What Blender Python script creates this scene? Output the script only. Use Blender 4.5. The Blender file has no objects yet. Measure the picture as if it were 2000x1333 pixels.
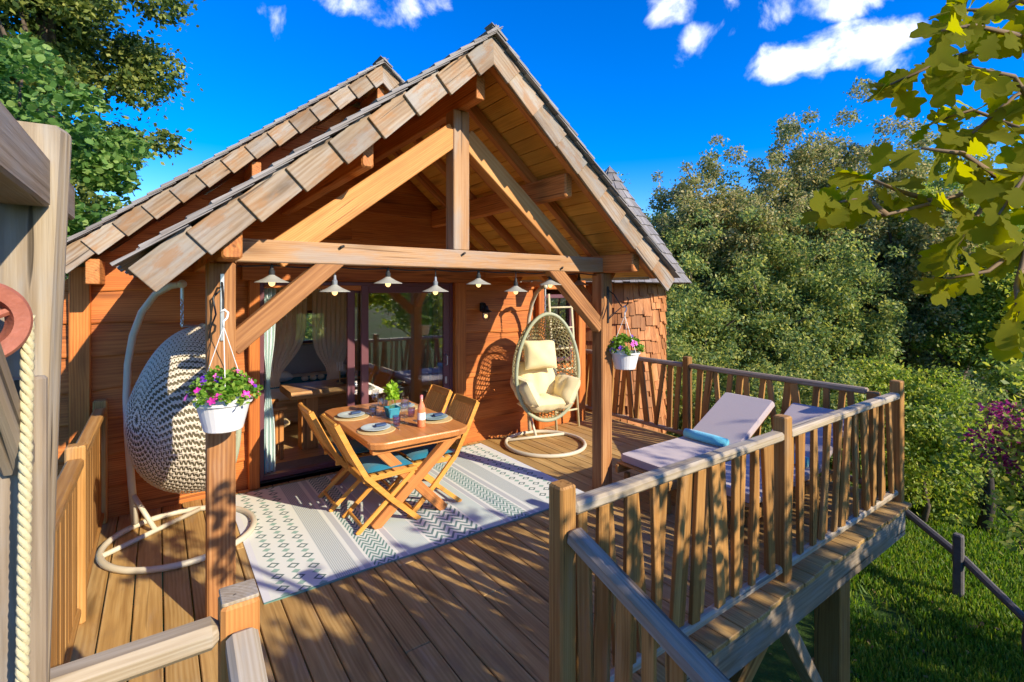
import bpy, math, random
import numpy as np
from mathutils import Vector, Matrix
random.seed(11); rng = np.random.default_rng(11)
scene = bpy.context.scene
COL = scene.collection
R = math.radians

# ------------------------------------------------------------------ camera
cam_d = bpy.data.cameras.new("camera"); cam = bpy.data.objects.new("camera", cam_d); COL.objects.link(cam)
cam.location = (0, 0, 2.0); cam.rotation_euler = (math.pi/2, 0, -0.6216)
cam_d.sensor_width = 36; cam_d.lens = 966/2000*36; cam_d.shift_y = -98.8/2000
cam_d.clip_start = 0.05; cam_d.clip_end = 2000
scene.camera = cam

# ------------------------------------------------------------------ light
SUN = Vector((0.33, -1.0, 0.56)).normalized()          # direction towards the sun
sun_d = bpy.data.lights.new("sun", 'SUN'); sun = bpy.data.objects.new("sun", sun_d); COL.objects.link(sun)
sun_d.energy = 3.3; sun_d.angle = R(0.55); sun_d.color = (1.0, 0.87, 0.68)
sun.rotation_euler = SUN.to_track_quat('Z', 'Y').to_euler()
scene.view_settings.view_transform = 'Standard'; scene.view_settings.look = 'None'
scene.view_settings.exposure = 1.12; scene.view_settings.gamma = 1.0
try: scene.view_settings.use_curve_mapping = False
except Exception: pass
scene.cycles.use_denoising = True
scene.cycles.max_bounces = 10; scene.cycles.transparent_max_bounces = 24
scene.cycles.diffuse_bounces = 7; scene.cycles.sample_clamp_indirect = 6
scene.cycles.caustics_reflective = False; scene.cycles.caustics_refractive = False

# ------------------------------------------------------------------ node helpers
class V:
    def __init__(s, g, k): s.g, s.k = g, k
    def __add__(s, o): return s.g.m('ADD', s, o)
    __radd__ = __add__
    def __sub__(s, o): return s.g.m('SUBTRACT', s, o)
    def __rsub__(s, o): return s.g.m('SUBTRACT', o, s)
    def __mul__(s, o): return s.g.m('MULTIPLY', s, o)
    __rmul__ = __mul__
    def __truediv__(s, o): return s.g.m('DIVIDE', s, o)
    def abs(s): return s.g.m('ABSOLUTE', s)
    def frac(s): return s.g.m('FRACT', s)
    def lt(s, o): return s.g.m('LESS_THAN', s, o)
    def gt(s, o): return s.g.m('GREATER_THAN', s, o)
    def step(s, a, b): return s.g.mr(s, a, b)
class G:
    def __init__(s, nt): s.nt = nt
    def n(s, t, **kw):
        x = s.nt.nodes.new(t)
        for k, v in kw.items(): setattr(x, k, v)
        return x
    def put(s, inp, v):
        if isinstance(v, V): s.nt.links.new(v.k, inp)
        elif v is not None:
            if isinstance(v, tuple) and len(v) == 3 and inp.type == 'RGBA': v = (*v, 1)
            inp.default_value = v
    def m(s, op, a, b=0.0, c=None):
        x = s.n('ShaderNodeMath', operation=op); s.put(x.inputs[0], a); s.put(x.inputs[1], b)
        if c is not None: s.put(x.inputs[2], c)
        return V(s, x.outputs[0])
    def vm(s, op, a, b):
        x = s.n('ShaderNodeVectorMath', operation=op); s.put(x.inputs[0], a); s.put(x.inputs[1], b); return V(s, x.outputs[0])
    def dot(s, a, b):
        x = s.n('ShaderNodeVectorMath', operation='DOT_PRODUCT'); s.put(x.inputs[0], a); s.put(x.inputs[1], b); return V(s, x.outputs['Value'])
    def mr(s, v, a, b, c=0.0, d=1.0):
        x = s.n('ShaderNodeMapRange', interpolation_type='SMOOTHSTEP'); s.put(x.inputs[0], v)
        for i, q in enumerate((a, b, c, d)): s.put(x.inputs[i+1], q)
        return V(s, x.outputs[0])
    def noise(s, vec, scale, detail=2.0, rough=0.5, dist=0.0):
        x = s.n('ShaderNodeTexNoise'); s.put(x.inputs['Vector'], vec); s.put(x.inputs['Scale'], scale)
        s.put(x.inputs['Detail'], detail); s.put(x.inputs['Roughness'], rough); s.put(x.inputs['Distortion'], dist)
        return V(s, x.outputs['Fac'])
    def voro(s, vec, scale, out='Distance', rand=1.0):
        x = s.n('ShaderNodeTexVoronoi'); s.put(x.inputs['Vector'], vec); s.put(x.inputs['Scale'], scale); s.put(x.inputs['Randomness'], rand)
        return V(s, x.outputs[out])
    def ramp(s, f, stops, interp='LINEAR'):
        x = s.n('ShaderNodeValToRGB'); s.put(x.inputs[0], f); e = x.color_ramp; e.interpolation = interp
        while len(e.elements) < len(stops): e.elements.new(0.5)
        for q, (p, c) in zip(e.elements, stops): q.position = p; q.color = (*c, 1) if len(c) == 3 else c
        return V(s, x.outputs[0])
    def mix(s, f, a, b, mode='MIX'):
        x = s.n('ShaderNodeMix', data_type='RGBA', blend_type=mode); s.put(x.inputs[0], f); s.put(x.inputs[6], a); s.put(x.inputs[7], b)
        return V(s, x.outputs[2])
    def comb(s, x, y, z):
        q = s.n('ShaderNodeCombineXYZ')
        for i, v in enumerate((x, y, z)): s.put(q.inputs[i], v)
        return V(s, q.outputs[0])
    def sep(s, v):
        q = s.n('ShaderNodeSeparateXYZ'); s.put(q.inputs[0], v); return [V(s, o) for o in q.outputs]
    def tc(s, name='Object'): return V(s, s.n('ShaderNodeTexCoord').outputs[name])
    def rnd(s): return V(s, s.n('ShaderNodeObjectInfo').outputs['Random'])
    def isl(s): return V(s, s.n('ShaderNodeNewGeometry').outputs['Random Per Island'])
    def hsv(s, c, h=0.5, sa=1.0, v=1.0):
        x = s.n('ShaderNodeHueSaturation'); s.put(x.inputs['Color'], c); s.put(x.inputs['Hue'], h); s.put(x.inputs['Saturation'], sa); s.put(x.inputs['Value'], v)
        return V(s, x.outputs[0])
    def bump(s, h, strength=0.3, dist=0.01):
        x = s.n('ShaderNodeBump'); s.put(x.inputs['Height'], h); s.put(x.inputs['Strength'], strength); s.put(x.inputs['Distance'], dist)
        return V(s, x.outputs[0])
    def out(s, shader):
        o = s.n('ShaderNodeOutputMaterial'); s.nt.links.new(shader, o.inputs[0])
    def pbr(s, color, rough=0.6, metal=0.0, bump=None, spec=0.5, trans=0.0, sheen=0.0, alpha=None, emit=None, estr=0.0):
        b = s.n('ShaderNodeBsdfPrincipled'); s.put(b.inputs['Base Color'], color); s.put(b.inputs['Roughness'], rough)
        s.put(b.inputs['Metallic'], metal); s.put(b.inputs['Specular IOR Level'], spec); s.put(b.inputs['Transmission Weight'], trans)
        if sheen: s.put(b.inputs['Sheen Weight'], sheen)
        if bump is not None: s.put(b.inputs['Normal'], bump)
        if alpha is not None: s.put(b.inputs['Alpha'], alpha)
        if emit is not None: s.put(b.inputs['Emission Color'], emit); s.put(b.inputs['Emission Strength'], estr)
        return b.outputs[0]
def new_mat(name):
    m = bpy.data.materials.new(name); m.use_nodes = True; m.node_tree.nodes.clear(); return m, G(m.node_tree)

# ------------------------------------------------------------------ sky (sun direction matched)
world = bpy.data.worlds.new("World"); scene.world = world; world.use_nodes = True
wg = G(world.node_tree); world.node_tree.nodes.clear()
sky = wg.n('ShaderNodeTexSky', sky_type='NISHITA', sun_disc=False)
sky.sun_elevation = math.asin(SUN.z); sky.sun_rotation = math.atan2(SUN.x, SUN.y)
sky.altitude = 300; sky.air_density = 1.0; sky.dust_density = 0.25; sky.ozone_density = 3.0
skyc = wg.hsv(V(wg, sky.outputs[0]), 0.520, 1.55, 0.90)
d = wg.tc('Generated'); dx, dy, dz = wg.sep(d)
fb = wg.noise(d, 9.0, 7, 0.56, 0.25); fb2 = wg.noise(d, 3.2, 4, 0.5)
def skydir(u, v):                       # direction of a cloud centre seen at this bearing and height
    a, b = (u-1000)/966, (567.7-v)/966
    w = Vector((math.sin(.6216)+a*math.cos(.6216), math.cos(.6216)-a*math.sin(.6216), b)); return w.normalized()
blobs = [(skydir(1385, 85), .075, .06, 1.0), (skydir(1320, 14), .07, .04, .95), (skydir(1420, 8), .05, .07, .6), (skydir(1600, 100), .17, .052, 1.05), (skydir(1690, 75), .10, .042, .9), (skydir(1640, -5), .20, .052, 1.0),
         (skydir(1740, 130), .12, .03, .5), (skydir(830, 0), .11, .075, .7), (skydir(700, 5), .12, .06, .45), (skydir(525, 12), .05, .055, .45), (skydir(625, 40), .09, .07, .3),
         (skydir(880, 65), .04, .05, .3), (skydir(1715, 205), .08, .03, .45), (skydir(1610, 165), .10, .022, .4)]
for i in range(16):                     # the rest of the sky goes on in the same way
    az = 2.2 + i*0.23; el = R(random.uniform(16, 52))
    blobs.append((Vector((math.sin(az)*math.cos(el), math.cos(az)*math.cos(el), math.sin(el))), random.uniform(.1, .22), random.uniform(.06, .1), random.uniform(.6, 1.0)))
dens = None
for c0, ra, rb, amp in blobs:
    side = Vector((0, 0, 1)).cross(c0).normalized(); up = c0.cross(side)
    q = wg.vm('SUBTRACT', d, tuple(c0))
    p = wg.dot(q, tuple(side/ra)); r_ = wg.dot(q, tuple(up/rb)); s_ = wg.dot(q, tuple(c0))
    rr = p*p + r_*r_ + s_*s_*20
    v = (1.0 - rr)*amp
    dens = v if dens is None else wg.m('MAXIMUM', dens, v)
cl = wg.mr(dens*0.75 + (fb - 0.5)*2.6 + (fb2 - 0.5)*0.8, 0.40, 0.98)
cshade = wg.mr(fb, 0.3, 0.62)
cloudc = wg.mix(cshade, (3.9, 4.5, 5.4), (5.6, 5.7, 5.8))
wcol = wg.mix(cl*0.93, skyc, cloudc)
bg = wg.n('ShaderNodeBackground'); wg.put(bg.inputs[0], wcol); bg.inputs[1].default_value = 0.15
wo = wg.n('ShaderNodeOutputWorld'); world.node_tree.links.new(bg.outputs[0], wo.inputs[0])

# ------------------------------------------------------------------ materials
def wood(name, c1, c2, c3=None, grey=(0.36, 0.33, 0.30), gamt=0.2, rings=55.0, rough=0.62, bump=0.25, knot=0.8, var=0.35, blotch=None, crack=0.55, bl=(0.52, 0.72, 0.7)):
    m, g = new_mat(name)
    r = g.rnd(); o = g.comb(r*37.0, r*91.0, r*53.0)
    p = g.vm('ADD', g.tc(), o)
    pl = g.vm('MULTIPLY', p, (1.1, 7.0, 7.0))
    warp = g.noise(pl, 1.0, 3, 0.55)
    kn = g.voro(g.vm('MULTIPLY', p, (1.5, 7.5, 7.5)), 0.75)
    k = g.mr(kn, 0.02, 0.30, 1.0, 0.0)
    x, y, z = g.sep(g.vm('ADD', g.tc(), g.comb(0, r*0.31 - 0.22, r*0.17 + 0.05)))
    rad = g.m('SQRT', y*y + z*z)
    ph = rad*rings*6.2832*2.6 + warp*14.0 + k*6.0
    ring = g.m('SINE', ph)*0.5 + 0.5
    streak = g.noise(g.vm('MULTIPLY', p, (2.2, 70.0, 70.0)), 1.0, 3, 0.6)
    low = g.noise(g.vm('MULTIPLY', p, (0.7, 3.0, 3.0)), 1.3, 3, 0.6)
    big = g.noise(g.vm('MULTIPLY', p, (0.9, 16.0, 16.0)), 1.0, 4, 0.6)
    f = g.mr(ring*0.05 + ring*warp*0.18 + streak*0.46 + (low - 0.5)*0.65 + big*0.42, 0.18, 0.90)
    col = g.ramp(f, [(0.0, c1), (0.55, c2), (1.0, c3 or tuple(min(1, v*1.15) for v in c2))])
    col = g.mix(k*knot*0.75, col, tuple(v*0.35 for v in c1))
    gm = g.mr(g.noise(g.vm('MULTIPLY', p, (1.2, 6.0, 6.0)), 1.4, 5, 0.65), 0.62 - 0.42*gamt, 0.80 - 0.30*gamt)
    gcol = g.mix(streak, tuple(v*0.62 for v in grey), tuple(min(1, v*1.25) for v in grey))
    col = g.mix(gm*min(1.0, gamt*1.6), col, gcol)
    if blotch:
        bm = g.mr(g.noise(g.vm('ADD', g.vm('MULTIPLY', p, (0.6, 1.8, 1.8)), (7.7, 3.1, 1.3)), 5.0, 5, 0.7), bl[0], bl[1])
        col = g.mix(bm*bl[2], col, blotch)
    crk = g.mr(g.noise(g.vm('ADD', g.vm('MULTIPLY', p, (0.9, 34.0, 34.0)), g.comb(0, warp*1.5, warp)), 1.0, 1.5, 0.4), 0.675, 0.72)
    col = g.mix(crk*crack, col, tuple(v*0.22 for v in c1))
    col = g.hsv(col, 0.5, 1.0, r*var + (1.0 - var*0.5))
    g.out(g.pbr(col, rough, bump=g.bump(streak*0.7 + ring*0.1 + big*0.3 - k*0.3 - crk*crack*1.5, bump, 0.006), spec=0.3))
    return m
def plain(name, c, rough=0.6, metal=0.0, noise=0.12, scale=14.0, bump=0.0, spec=0.4, sheen=0.0, var=0.0):
    m, g = new_mat(name)
    n = g.noise(g.tc(), scale, 4, 0.6)
    col = g.mix(n, tuple(v*(1-noise) for v in c), tuple(min(1, v*(1+noise)) for v in c))
    if var: col = g.hsv(col, 0.5, 1.0, g.rnd()*var + (1-var/2))
    g.out(g.pbr(col, rough, metal, g.bump(n, bump, 0.01) if bump else None, spec, sheen=sheen)); return m
def leafm(name, cs, trans=0.35, hue=0.03, rough=0.5, tcol=None):
    m, g = new_mat(name)
    r = g.isl(); n = g.noise(g.tc(), 0.9, 2)
    col = g.ramp(g.mr(r*0.75 + n*0.5 - 0.12, 0.0, 1.0), [(i/(len(cs)-1), c) for i, c in enumerate(cs)])
    b = g.pbr(col, rough, spec=0.35)
    t = g.n('ShaderNodeBsdfTranslucent'); g.put(t.inputs[0], g.hsv(col, 0.49, 1.1, 1.5) if tcol is None else tcol)
    x = g.n('ShaderNodeMixShader'); x.inputs[0].default_value = trans
    g.nt.links.new(b, x.inputs[1]); g.nt.links.new(t.outputs[0], x.inputs[2]); g.out(x.outputs[0]); return m
def glassm(name, c=(1, 1, 1), rough=0.0, thin=True, refl=1.45, tint=0.0):
    m, g = new_mat(name)
    if thin:
        tr = g.n('ShaderNodeBsdfTransparent'); g.put(tr.inputs[0], c)
        gl = g.n('ShaderNodeBsdfGlossy'); gl.inputs['Roughness'].default_value = rough
        lw = g.n('ShaderNodeLayerWeight'); fa = V(g, lw.outputs['Facing'])
        x = g.n('ShaderNodeMixShader'); g.put(x.inputs[0], g.m('POWER', fa, 4.0)*0.8 + (0.03 + tint))
        g.nt.links.new(tr.outputs[0], x.inputs[1]); g.nt.links.new(gl.outputs[0], x.inputs[2]); g.out(x.outputs[0])
    else:
        g.out(g.pbr(c, rough, trans=1.0))
    return m

M = {}
M['wall'] = wood('wall_wood', (0.33, 0.085, 0.016), (0.54, 0.170, 0.033), (0.64, 0.235, 0.055), gamt=0.0, rings=22, var=0.30, bump=0.3)
M['honey'] = wood('honey_wood', (0.414, 0.162, 0.041), (0.594, 0.270, 0.077), (0.666, 0.360, 0.126), gamt=0.06, rings=34, var=0.18)
M['tie'] = wood('weathered_tie_wood', (0.328, 0.156, 0.058), (0.437, 0.250, 0.117), (0.468, 0.328, 0.195), grey=(0.359, 0.312, 0.265), gamt=0.42, rings=30, var=0.1)
M['post'] = wood('porch_post_wood', (0.210, 0.080, 0.025), (0.403, 0.185, 0.063), (0.504, 0.286, 0.126), grey=(0.336, 0.286, 0.235), gamt=0.12, rings=18, var=0.12, bump=0.4)
M['soffit'] = wood('soffit_wood', (0.58, 0.27, 0.045), (0.74, 0.38, 0.07), (0.78, 0.45, 0.10), gamt=0.0, rings=30, var=0.30, knot=0.9)
M['purlin'] = wood('purlin_wood', (0.34, 0.11, 0.03), (0.56, 0.22, 0.06), (0.62, 0.30, 0.10), gamt=0.03, rings=20, var=0.2)
M['deck'] = wood('deck_wood', (0.31, 0.17, 0.050), (0.49, 0.305, 0.105), (0.57, 0.39, 0.16), grey=(0.40, 0.325, 0.225), gamt=0.22, rings=22, var=0.28, rough=0.55, blotch=(0.33, 0.205, 0.085), crack=0.35)
M['rail'] = wood('railing_wood', (0.24, 0.105, 0.024), (0.40, 0.205, 0.058), (0.48, 0.285, 0.100), grey=(0.33, 0.265, 0.185), gamt=0.2, rings=30, var=0.4)
M['railtop'] = wood('weathered_rail_wood', (0.29, 0.22, 0.13), (0.43, 0.355, 0.245), (0.51, 0.45, 0.345), grey=(0.42, 0.395, 0.335), gamt=0.45, rings=30, var=0.12, knot=0.7, crack=0.7)
M['stair'] = wood('stair_rail_wood', (0.21, 0.145, 0.082), (0.35, 0.265, 0.175), (0.43, 0.345, 0.25), grey=(0.36, 0.33, 0.28), gamt=0.4, rings=30, var=0.12, knot=0.7, crack=0.7)
M['barge'] = wood('bargeboard_wood', (0.17, 0.095, 0.04), (0.30, 0.22, 0.14), (0.36, 0.305, 0.225), grey=(0.31, 0.295, 0.265), gamt=0.48, rings=16, var=0.38, blotch=(0.29, 0.135, 0.04), knot=1.0, crack=0.8, bl=(0.49, 0.64, 0.65))
M['shingle'] = wood('roof_shingle_wood', (0.144, 0.126, 0.113), (0.243, 0.221, 0.203), (0.306, 0.288, 0.270), grey=(0.279, 0.275, 0.270), gamt=0.5, rings=24, var=0.4, knot=0.2)
M['wshingle'] = wood('wall_shingle_wood', (0.30, 0.11, 0.035), (0.46, 0.19, 0.065), (0.52, 0.26, 0.11), grey=(0.32, 0.28, 0.25), gamt=0.12, rings=24, var=0.6, knot=0.2)
M['teak'] = wood('teak_chair_wood', (0.50, 0.21, 0.035), (0.68, 0.32, 0.06), (0.74, 0.40, 0.10), gamt=0.0, rings=40, var=0.15, rough=0.45, knot=0.2, crack=0.0)
M['table'] = wood('oiled_table_wood', (0.42, 0.155, 0.045), (0.58, 0.24, 0.07), (0.64, 0.30, 0.10), gamt=0.0, rings=30, var=0.08, rough=0.32, knot=0.3, crack=0.1)
M['gate'] = wood('grey_hoist_wood', (0.16, 0.115, 0.07), (0.28, 0.22, 0.155), (0.35, 0.30, 0.235), grey=(0.27, 0.26, 0.24), gamt=0.45, rings=18, var=0.2, bump=0.6, knot=1.0, crack=0.8)
M['gate2'] = wood('pale_hoist_wood', (0.24, 0.17, 0.095), (0.38, 0.30, 0.195), (0.46, 0.40, 0.30), grey=(0.34, 0.335, 0.31), gamt=0.40, rings=18, var=0.1, bump=0.6, knot=1.0, crack=0.8)
M['inner'] = wood('interior_wood', (0.55, 0.36, 0.18), (0.72, 0.52, 0.29), gamt=0.0, rings=26, var=0.2, crack=0.0)
M['ifloor'] = wood('interior_floor_wood', (0.46, 0.27, 0.10), (0.62, 0.40, 0.17), gamt=0.0, rings=26, var=0.2, rough=0.4)
M['slab'] = wood('live_edge_slab_wood', (0.36, 0.17, 0.06), (0.56, 0.30, 0.12), gamt=0.0, rings=22, var=0.1, rough=0.45)
M['purple'] = plain('plum_door_paint', (0.14, 0.055, 0.065), 0.35, noise=0.05)
M['black'] = plain('black_iron', (0.018, 0.018, 0.02), 0.5, metal=0.3)
M['dark'] = plain('dark_sill_metal', (0.03, 0.03, 0.033), 0.45, metal=0.4)
M['steel'] = plain('galvanised_steel', (0.55, 0.57, 0.58), 0.35, metal=0.9)
M['white'] = plain('white_plastic', (0.82, 0.82, 0.80), 0.4, noise=0.03)
M['cream_metal'] = plain('cream_coated_steel', (0.60, 0.55, 0.41), 0.4, noise=0.04)
M['lampgrey'] = plain('pale_grey_enamel', (0.37, 0.37, 0.31), 0.4, noise=0.05)
M['socket'] = plain('dark_lamp_socket', (0.03, 0.032, 0.032), 0.5)
M['socket2'] = plain('grey_lamp_socket', (0.32, 0.34, 0.35), 0.4, metal=0.5)
M['lilac'] = plain('mauve_mattress_cloth', (0.46, 0.39, 0.375), 0.9, noise=0.05, scale=60, bump=0.1, sheen=0.3)
M['towel'] = plain('turquoise_towel_cloth', (0.14, 0.60, 0.74), 0.95, noise=0.15, scale=90, bump=0.4, sheen=0.4)
M['teal'] = plain('teal_cushion_cloth', (0.006, 0.17, 0.25), 0.9, noise=0.08, scale=50, bump=0.1, sheen=0.2)
M['cream'] = plain('cream_cushion_cloth', (0.80, 0.68, 0.38), 0.9, noise=0.04, scale=40, bump=0.1, sheen=0.2)
M['taupe'] = plain('taupe_wicker', (0.60, 0.53, 0.40), 0.6, noise=0.12, scale=60)
M['shellin'] = plain('dark_wicker_core', (0.13, 0.105, 0.055), 0.8, noise=0.3, scale=60)
M['khaki'] = plain('green_brown_wicker', (0.46, 0.41, 0.22), 0.6, noise=0.2, scale=50)
M['sage'] = plain('sage_green_wicker', (0.38, 0.41, 0.27), 0.6, noise=0.15, scale=60)
M['rust'] = plain('rusty_red_iron', (0.36, 0.12, 0.075), 0.6, noise=0.3, scale=40, bump=0.3)
M['rope'] = plain('cream_rope_fibre', (0.56, 0.50, 0.30), 0.9, noise=0.12, scale=120, bump=0.3)
M['plate'] = plain('pale_blue_ceramic', (0.56, 0.66, 0.66), 0.15, noise=0.05)
M['plate2'] = plain('blue_ceramic', (0.30, 0.46, 0.50), 0.15, noise=0.08)
M['bluepot'] = plain('turquoise_glazed_pot', (0.04, 0.30, 0.40), 0.2, noise=0.3)
M['straw'] = plain('woven_straw', (0.62, 0.46, 0.22), 0.9, noise=0.25, scale=90, bump=0.4)
M['navy'] = plain('navy_napkin_cloth', (0.05, 0.09, 0.20), 0.9)
M['bedblue'] = plain('blue_bed_cover', (0.03, 0.25, 0.36), 0.9, noise=0.1)
M['linen'] = plain('white_linen', (0.80, 0.78, 0.74), 0.9, noise=0.04)
M['rose'] = plain('cream_rose_petals', (0.80, 0.70, 0.52), 0.9, noise=0.1, scale=50, bump=0.3)
M['mat'] = plain('grey_floor_mat', (0.20, 0.20, 0.215), 0.95, noise=0.3, scale=20, bump=0.3)
M['curtain'] = plain('pale_teal_curtain', (0.36, 0.58, 0.54), 0.9, noise=0.08)
M['curtain2'] = plain('white_teal_curtain', (0.62, 0.72, 0.69), 0.9, noise=0.06)
M['teal_paint'] = plain('turquoise_wall_paint', (0.02, 0.27, 0.36), 0.7, noise=0.1)
M['bark'] = plain('tree_bark', (0.10, 0.075, 0.055), 0.9, noise=0.5, scale=12, bump=0.8)
M['darkbark'] = plain('dark_tree_bark', (0.045, 0.036, 0.03), 0.9, noise=0.5, scale=12, bump=0.8)
M['twig'] = plain('oak_twig_bark', (0.20, 0.13, 0.07), 0.8, noise=0.4, scale=40)
M['oldwood'] = plain('old_fence_wood', (0.11, 0.10, 0.095), 0.9, noise=0.4, scale=16, bump=0.5)
M['grey_inside'] = plain('dark_grey_board', (0.40, 0.40, 0.43), 0.6)
M['magenta'] = plain('magenta_petals', (0.55, 0.02, 0.30), 0.7, noise=0.2, var=0.5)
M['violet'] = plain('violet_petals', (0.16, 0.025, 0.42), 0.7, noise=0.2, var=0.5)
M['pink'] = plain('pink_petals', (0.70, 0.12, 0.45), 0.7, noise=0.2, var=0.5)
M['bulb'] = None
m_, g_ = new_mat('lit_bulb'); g_.out(g_.pbr((0.9, 0.7, 0.4), 0.1, emit=(1.0, 0.62, 0.22), estr=1.1)); M['bulb'] = m_
M['glass'] = glassm('window_glass', (0.90, 0.93, 0.92), 0.0, True, 1.5, 0.20)
M['tglass'] = glassm('drinking_glass', (0.97, 0.98, 0.985), 0.02, True, 1.45, 0.09)
M['vglass'] = glassm('violet_glass', (0.80, 0.72, 0.92), 0.02, True, 1.45, 0.09)
M['bglass'] = glassm('blue_glass', (0.68, 0.80, 0.95), 0.02, True, 1.45, 0.09)
M['wine'] = plain('rose_wine', (0.78, 0.27, 0.12), 0.08, noise=0.04, spec=0.8)
M['foil'] = plain('pink_foil', (0.72, 0.22, 0.22), 0.35, metal=0.2)
m_, g_ = new_mat('sheer_voile')
t_ = g_.n('ShaderNodeBsdfTransparent'); df_ = g_.n('ShaderNodeBsdfDiffuse'); g_.put(df_.inputs[0], (0.66, 0.60, 0.52)); tl_ = g_.n('ShaderNodeBsdfTranslucent'); g_.put(tl_.inputs[0], (0.66, 0.60, 0.52))
a_ = g_.n('ShaderNodeAddShader'); m_.node_tree.links.new(df_.outputs[0], a_.inputs[0]); m_.node_tree.links.new(tl_.outputs[0], a_.inputs[1])
x_ = g_.n('ShaderNodeMixShader'); x_.inputs[0].default_value = 0.55
m_.node_tree.links.new(t_.outputs[0], x_.inputs[1]); m_.node_tree.links.new(a_.outputs[0], x_.inputs[2]); g_.out(x_.outputs[0]); M['voile'] = m_
M['leaf_olive'] = leafm('olive_oak_leaves', [(0.085, 0.135, 0.045), (0.20, 0.25, 0.080), (0.38, 0.36, 0.13), (0.60, 0.49, 0.23)], 0.42)
M['leaf_dark'] = leafm('dark_evergreen_leaves', [(0.065, 0.13, 0.048), (0.16, 0.25, 0.075), (0.33, 0.39, 0.10), (0.56, 0.54, 0.15)], 0.46)
M['leaf_mid'] = leafm('mid_green_leaves', [(0.09, 0.17, 0.032), (0.20, 0.31, 0.05), (0.38, 0.46, 0.08), (0.58, 0.56, 0.12)], 0.47)
M['leaf_lime'] = leafm('lime_green_leaves', [(0.11, 0.20, 0.025), (0.22, 0.33, 0.045), (0.36, 0.45, 0.07), (0.46, 0.46, 0.09)], 0.45)
M['leaf_fresh'] = leafm('fresh_round_leaves', [(0.04, 0.11, 0.022), (0.09, 0.20, 0.04), (0.17, 0.31, 0.07), (0.30, 0.42, 0.11)], 0.4)
M['leaf_leftdark'] = leafm('dusky_oak_leaves', [(0.035, 0.075, 0.018), (0.08, 0.135, 0.028), (0.17, 0.22, 0.045), (0.40, 0.42, 0.10)], 0.4)
M['leaf_near'] = leafm('autumn_oak_leaves', [(0.11, 0.15, 0.007), (0.18, 0.215, 0.009), (0.27, 0.28, 0.012), (0.40, 0.30, 0.016)], 0.68, rough=0.9)
M['leaf_basil'] = leafm('basil_leaves', [(0.22, 0.42, 0.03), (0.36, 0.58, 0.05), (0.46, 0.66, 0.08)], 0.4)
M['leaf_petunia'] = leafm('petunia_leaves', [(0.08, 0.22, 0.02), (0.18, 0.36, 0.04), (0.34, 0.46, 0.07)], 0.4)
M['grassm'] = leafm('lawn_grass', [(0.055, 0.13, 0.015), (0.10, 0.21, 0.025), (0.17, 0.29, 0.035), (0.30, 0.34, 0.055)], 0.45)
M['petal_far'] = leafm('dark_pink_blossom', [(0.20, 0.02, 0.09), (0.38, 0.04, 0.18), (0.50, 0.10, 0.28)], 0.3)
# ------------------------------------------------------------------ mesh helpers
WM = {}                                                   # world matrices of what has been placed
def setp(o, label=None, cat=None, group=None, kind=None, category=None):
    cat = cat or category
    for k, v in (('label', label), ('category', cat), ('group', group), ('kind', kind)):
        if v: o[k] = v
    return o
def place(o, Mx, parent=None):
    COL.objects.link(o); WM[o.name] = Mx.copy()
    if parent is not None:
        o.parent = parent; o.matrix_basis = WM[parent.name].inverted() @ Mx
    else: o.matrix_basis = Mx
    return o
def root(name, loc, label, cat, group=None, rz=0.0, kind=None):
    o = bpy.data.objects.new(name, None); o.empty_display_size = 0.05
    place(o, Matrix.Translation(loc) @ Matrix.Rotation(rz, 4, 'Z')); return setp(o, label, cat, group, kind)
def mesh_of(name, vs, fs, mat, smooth=False):
    me = bpy.data.meshes.new(name); me.from_pydata([tuple(v) for v in vs], [], fs); me.update()
    if mat is not None:
        for mm in (mat if isinstance(mat, (list, tuple)) else [mat]): me.materials.append(M[mm] if isinstance(mm, str) else mm)
    if smooth: me.polygons.foreach_set('use_smooth', [True]*len(me.polygons))
    return me
def obj(name, vs, fs, mat, parent=None, Mx=None, smooth=False, **kw):
    """a mesh given in world coordinates (Mx None: put at its own low centre) or in the coordinates of Mx"""
    if Mx is None:
        a = np.array([tuple(v) for v in vs], float); c = (a.min(0) + a.max(0))/2; c[2] = a[:, 2].min()
        vs = a - c; Mx = Matrix.Translation(c)
    o = bpy.data.objects.new(name, mesh_of(name, vs, fs, mat, smooth)); place(o, Mx, parent); return setp(o, **kw)
def np_obj(name, V_, F_, mat, parent=None, Mx=None, smooth=False, uv=None, **kw):
    """fast path: V_ (n,3), F_ (m,k) arrays"""
    me = bpy.data.meshes.new(name); n, (mf, k) = len(V_), F_.shape
    me.vertices.add(n); me.vertices.foreach_set('co', np.asarray(V_, np.float32).ravel())
    me.loops.add(mf*k); me.loops.foreach_set('vertex_index', F_.astype(np.int32).ravel())
    me.polygons.add(mf); me.polygons.foreach_set('loop_start', np.arange(0, mf*k, k, dtype=np.int32))
    me.update(calc_edges=True)
    if smooth: me.polygons.foreach_set('use_smooth', [True]*mf)
    for mm in (mat if isinstance(mat, (list, tuple)) else [mat]): me.materials.append(M[mm])
    o = bpy.data.objects.new(name, me); place(o, Mx or Matrix.Identity(4), parent); return setp(o, **kw)
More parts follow.
